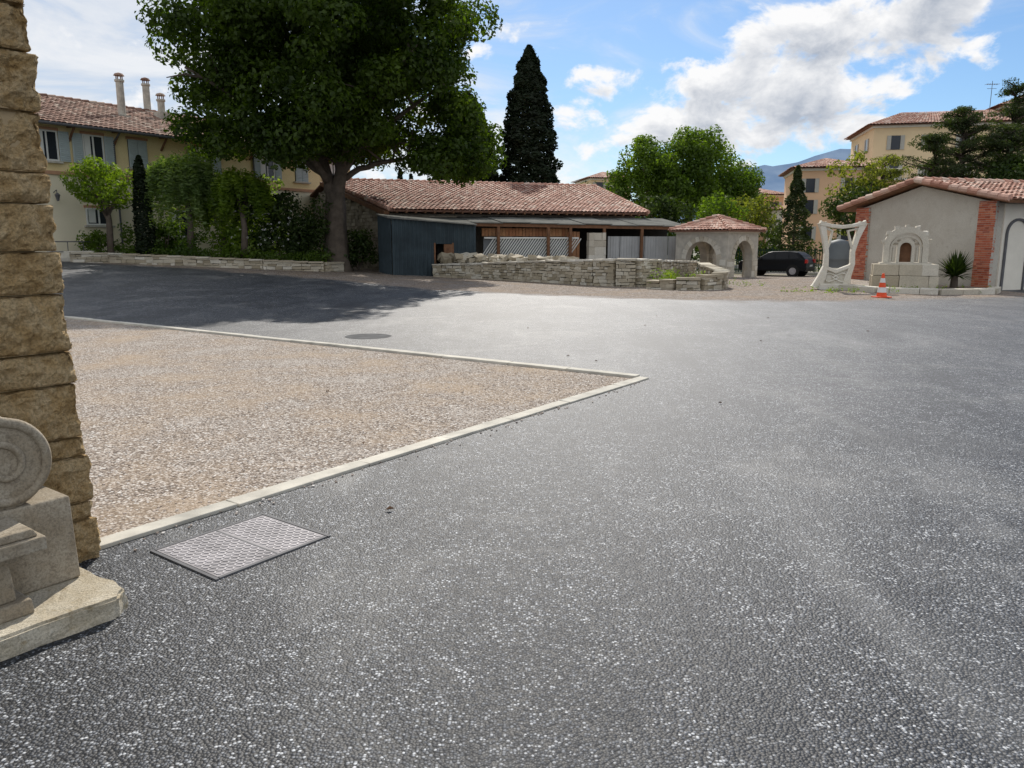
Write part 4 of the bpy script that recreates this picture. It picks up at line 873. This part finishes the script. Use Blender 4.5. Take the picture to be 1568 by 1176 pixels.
# ---------------------------------------------------------------- background buildings
M_och=simple('ochre_facade_mat',(0.82,0.58,0.30),0.08,.4,.9,.002); M_och2=simple('cream_facade_mat',(0.88,0.68,0.42),0.08,.4,.9,.002); M_pink=simple('apricot_facade_mat',(0.82,0.53,0.33),0.08,.4,.9,.002)
M_shb=simple('sage_shutter_mat',(0.50,0.48,0.42),0.05)
def block(name,cx,cy,w,d,z1,rz_,rise,wm,wins,ov=.6,tm=None,z0=-1,extra=None):
    M_=Matrix.Translation((cx,cy,0))@Matrix.Rotation(rz_,4,'Z'); X=lambda x,y,z:M_@Vector((x,y,z))
    b=MB(); c=X(0,0,(z0+z1)/2); b.box(tuple(c),(w,d,z1-z0),rz_)
    r_=MB(); t_=MB(); h=ov
    e=[X(-w/2-h,-d/2-h,z1),X(w/2+h,-d/2-h,z1),X(w/2+h,d/2+h,z1),X(-w/2-h,d/2+h,z1)]; ra=X(-w/2+d*.35,0,z1+rise); rb_=X(w/2-d*.35,0,z1+rise)
    r_.add(e+[ra,rb_],[(0,1,5,4),(1,2,5),(2,3,4,5),(3,0,4),(3,2,1,0)])
    up=Vector((0,0,.03)); tiles(t_,e[0]+up,e[1]+up,rb_+up,ra+up,.3,.5); tiles(t_,e[3]+up,e[0]+up,ra+up,ra.lerp(e[3],.03)+up,.3,.5)
    gw=MB(); sh=MB(); bal=MB()
    for wi,(face,x,z,ww,hh) in enumerate(wins):
        if face=='f': c=X(x,-d/2-.01,z); s1=(ww,.08,hh); cs_=[X(x-ww*.75,-d/2-.05,z),X(x+ww*.75,-d/2-.05,z)]; ss_=(ww*.45,.06,hh)
        else: c=X(-w/2-.01,x,z); s1=(.08,ww,hh); cs_=[X(-w/2-.05,x-ww*.75,z),X(-w/2-.05,x+ww*.75,z)]; ss_=(.06,ww*.45,hh)
        gw.box(tuple(c),s1,rz_)
        for q in cs_: sh.box(tuple(q),ss_,rz_)
        if extra and face=='f' and wi%2==0:
            c=X(x,-d/2-.5,z-hh/2-.1); bal.box(tuple(c),(2.2,1.0,.14),rz_)
            for s in range(9): bal.box(tuple(X(x-1.05+s*.26,-d/2-.95,z-hh/2+.4)),(.04,.04,.9),rz_)
            bal.box(tuple(X(x,-d/2-.95,z-hh/2+.88)),(2.2,.06,.06),rz_)
    cor=MB(); c=X(0,0,z1-.12); cor.box(tuple(c),(w+.3,d+.3,.22),rz_)
    parts=[b.obj('walls',wm),r_.obj('roof_deck',M_tilebase),t_.obj('roof_tiles',tm or M_tileA),gw.obj('window_glass',M_glass),sh.obj('shutters',M_shb),cor.obj('cornice',M_renderw)]
    if bal.v: parts.append(bal.obj('balconies',M_renderw))
    group(name,(cx,cy,0),parts)
W1=[('f',x,z,.8,1.3) for x in (-6,-3,0,3,6) for z in (2.5,5.5,8.3,11.0)]+[('s',x,z,.8,1.3) for x in (-2.5,2) for z in (5.5,8.3,11.0)]
block('apartment_building',43.5,80,16,10,12.6,R(-12),1.8,M_och2,W1,extra=1)
block('apartment_building',54.5,82,12,11,14.6,R(-12),1.8,M_och,[('f',x,z,.8,1.3) for x in (-4,-1,2,5) for z in (5.5,8.6,12)],extra=1)
block('apartment_building',31.5,80,6.5,9,8.6,R(-12),1.3,M_pink,[('f',x,z,.8,1.3) for x in (-2.0,1.5) for z in (2.5,5.0,7.0)])
block('townhouse',31.5,104,5.5,7,7.6,R(8),1.1,M_pink,[('f',x,z,1,1.4) for x in (-1.5,1.5) for z in (3,6)])
block('townhouse',12.8,112,5.6,8,10.2,R(10),1.2,M_och2,[('f',x,z,1,1.4) for x in (-1.6,1.2) for z in (6,9)])
block('townhouse',36,98,6,7,5.6,R(8),1.1,M_renderw,[('f',x,z,1,1.4) for x in (-1.5,1.5) for z in (3,)])
an=MB(); an.tube([(46.2,78,13),(46.2,78,16.9)],[.035,.025],5)
for z_,w_2 in ((16.6,1.2),(16.2,.9)): an.tube([(46.2-w_2/2,78,z_),(46.2+w_2/2,78,z_)],[.02,.02],5)
for i in range(6): an.tube([(45.65+i*.22,77.7,16.6),(45.65+i*.22,78.3,16.6)],[.015,.015],4)
an.obj('tv_antenna',M_steeld)
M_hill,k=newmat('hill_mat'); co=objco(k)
n=k.n('TexNoise',None,Vector=co,Scale=.01,Detail=8.0).outputs['Fac']; finish(k,k.mix(k.ramp(n,[(.35,0),(.65,1)]),(0.15,0.23,0.36),(0.23,0.31,0.43)),1.0,spec=0.0)  # atmospheric haze is painted into the bluish base colours
hl=MB(); prof=[(-3500,60),(-1500,90),(-700,60),(0,70),(350,110),(560,170),(740,235),(900,262),(1080,300),(1300,320),(1700,300),(2300,260),(3500,200)]
def hz(x):
    for a,b in zip(prof[:-1],prof[1:]):
        if a[0]<=x<=b[0]:
            t=(x-a[0])/(b[0]-a[0]); t=t*t*(3-2*t)*.5+t*.5; return a[1]+(b[1]-a[1])*t
    return 60
xs2=np.linspace(-3500,3500,260); rows=9
for j in range(rows):
    f=j/(rows-1)
    for x in xs2: hl.v.append((float(x),2000+f*600,max(-5,(hz(x)+22*noise.fractal(Vector((x*.006,f*2,0)),1,2,5))*f**.8)))
for j in range(rows-1):
    for i in range(len(xs2)-1): a=j*len(xs2)+i; hl.f.append((a,a+1,a+1+len(xs2),a+len(xs2)))
hl.obj('hills',M_hill,True)
# ---------------------------------------------------------------- sky + sun
SE,SA=R(39.0),R(2)
w=bpy.data.worlds.new('World'); sc.world=w; w.use_nodes=True; k=NT(w.node_tree)
sky=k.n('TexSky',{'sky_type':'NISHITA','sun_disc':False,'sun_elevation':SE,'sun_rotation':SA,'air_density':1.0,'dust_density':0.35,'ozone_density':1.9})
skc=k.mix(1.0,sky.outputs[0],(0.58,0.73,0.88),'MULTIPLY')
dv=k.n('TexCoord').outputs['Generated']; s=k.n('SeparateXYZ',None,Vector=dv)
az=k.m('ARCTAN2',s.outputs[0],s.outputs[1]); el=k.m('ARCSINE',s.outputs[2])
def q(dz=0.0,sx_=1.0,sy_=1.45,da=0.0): return k.n('CombineXYZ',None,X=k.m('MULTIPLY',k.m('ADD',az,da),sx_),Y=k.m('MULTIPLY',k.m('ADD',el,dz),sy_),Z=0.3).outputs[0]
def dens(dz,da=0.0):
    n=k.n('TexNoise',None,Vector=q(dz,da=da),Scale=13.0,Detail=8.0,Roughness=.60,Distortion=.2).outputs['Fac']
    return k.m('MULTIPLY_ADD',n,1.9,-.45)
def ell(ca,ce,ra,re,amp,dz=0.0):
    a=k.m('DIVIDE',k.m('SUBTRACT',az,ca),ra); b=k.m('DIVIDE',k.m('SUBTRACT',k.m('ADD',el,dz),ce),re)
    r2=k.m('ADD',k.m('MULTIPLY',a,a),k.m('MULTIPLY',b,b)); return k.m('MULTIPLY',k.m('SUBTRACT',1.0,r2,clamp=True),amp)
blobs=[(.38,.210,.18,.07,.46),(.29,.160,.15,.05,.42),(.47,.270,.11,.055,.40),(.20,.140,.09,.03,.30),(.115,.190,.06,.028,.34),(.075,.152,.05,.026,.34),(.38,.120,.19,.024,.32),(.60,.26,.05,.02,.28),(.13,.115,.08,.018,.26)]
def total(dz,da=0.0):
    d=dens(dz,da)
    for b in blobs: d=k.m('ADD',d,ell(*b,dz=dz))
    return d
d0=total(0.0); d1=total(0.02,.004)
cm=k.n('MapRange',{'interpolation_type':'SMOOTHSTEP'},Value=d0,From_Min=.62,From_Max=.88,To_Min=0,To_Max=1).outputs[0]
sh=k.m('ADD',k.m('MULTIPLY',k.m('SUBTRACT',d1,d0),1.7),k.m('MULTIPLY_ADD',d0,2.1,-1.55),clamp=True)
cc_=k.mix(sh,(8.0,8.0,8.05),(3.6,4.0,4.7))
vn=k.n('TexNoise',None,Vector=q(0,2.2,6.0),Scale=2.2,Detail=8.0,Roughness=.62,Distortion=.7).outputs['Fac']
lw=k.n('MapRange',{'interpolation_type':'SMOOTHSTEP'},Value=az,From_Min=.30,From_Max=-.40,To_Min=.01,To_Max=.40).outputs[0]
bw=k.n('MapRange',{'interpolation_type':'SMOOTHSTEP'},Value=k.m('ABSOLUTE',az),From_Min=.9,From_Max=1.5,To_Min=.0,To_Max=.45).outputs[0]  # extra veil out of view, added to make the ambient light brighter and whiter
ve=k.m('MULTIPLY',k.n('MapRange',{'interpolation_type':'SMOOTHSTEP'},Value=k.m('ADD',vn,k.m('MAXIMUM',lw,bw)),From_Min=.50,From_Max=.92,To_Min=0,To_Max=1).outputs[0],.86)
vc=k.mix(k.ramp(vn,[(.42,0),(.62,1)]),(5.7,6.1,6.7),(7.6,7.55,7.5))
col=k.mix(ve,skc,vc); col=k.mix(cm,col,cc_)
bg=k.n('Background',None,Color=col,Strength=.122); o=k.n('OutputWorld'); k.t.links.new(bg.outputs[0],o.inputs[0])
ld=bpy.data.lights.new('sun','SUN'); ld.energy=4.5; ld.angle=R(.55); ld.color=(1,.94,.85); lo=bpy.data.objects.new('sun',ld); sc.collection.objects.link(lo)
sv=Vector((math.sin(SA)*math.cos(SE),math.cos(SA)*math.cos(SE),math.sin(SE))); lo.rotation_euler=(-sv).to_track_quat('-Z','Y').to_euler(); lo.location=(0,0,40)
# ---------------------------------------------------------------- camera
cd=bpy.data.cameras.new('camera'); cd.sensor_width=36; cd.lens=27.05; cd.clip_end=20000; cd.clip_start=.05
cam=bpy.data.objects.new('camera',cd); cam.location=(0,0,1.6); cam.rotation_euler=(R(79.6),0,0); sc.collection.objects.link(cam); sc.camera=cam
sc.view_settings.view_transform='Standard'; sc.view_settings.look='None'; sc.view_settings.exposure=0
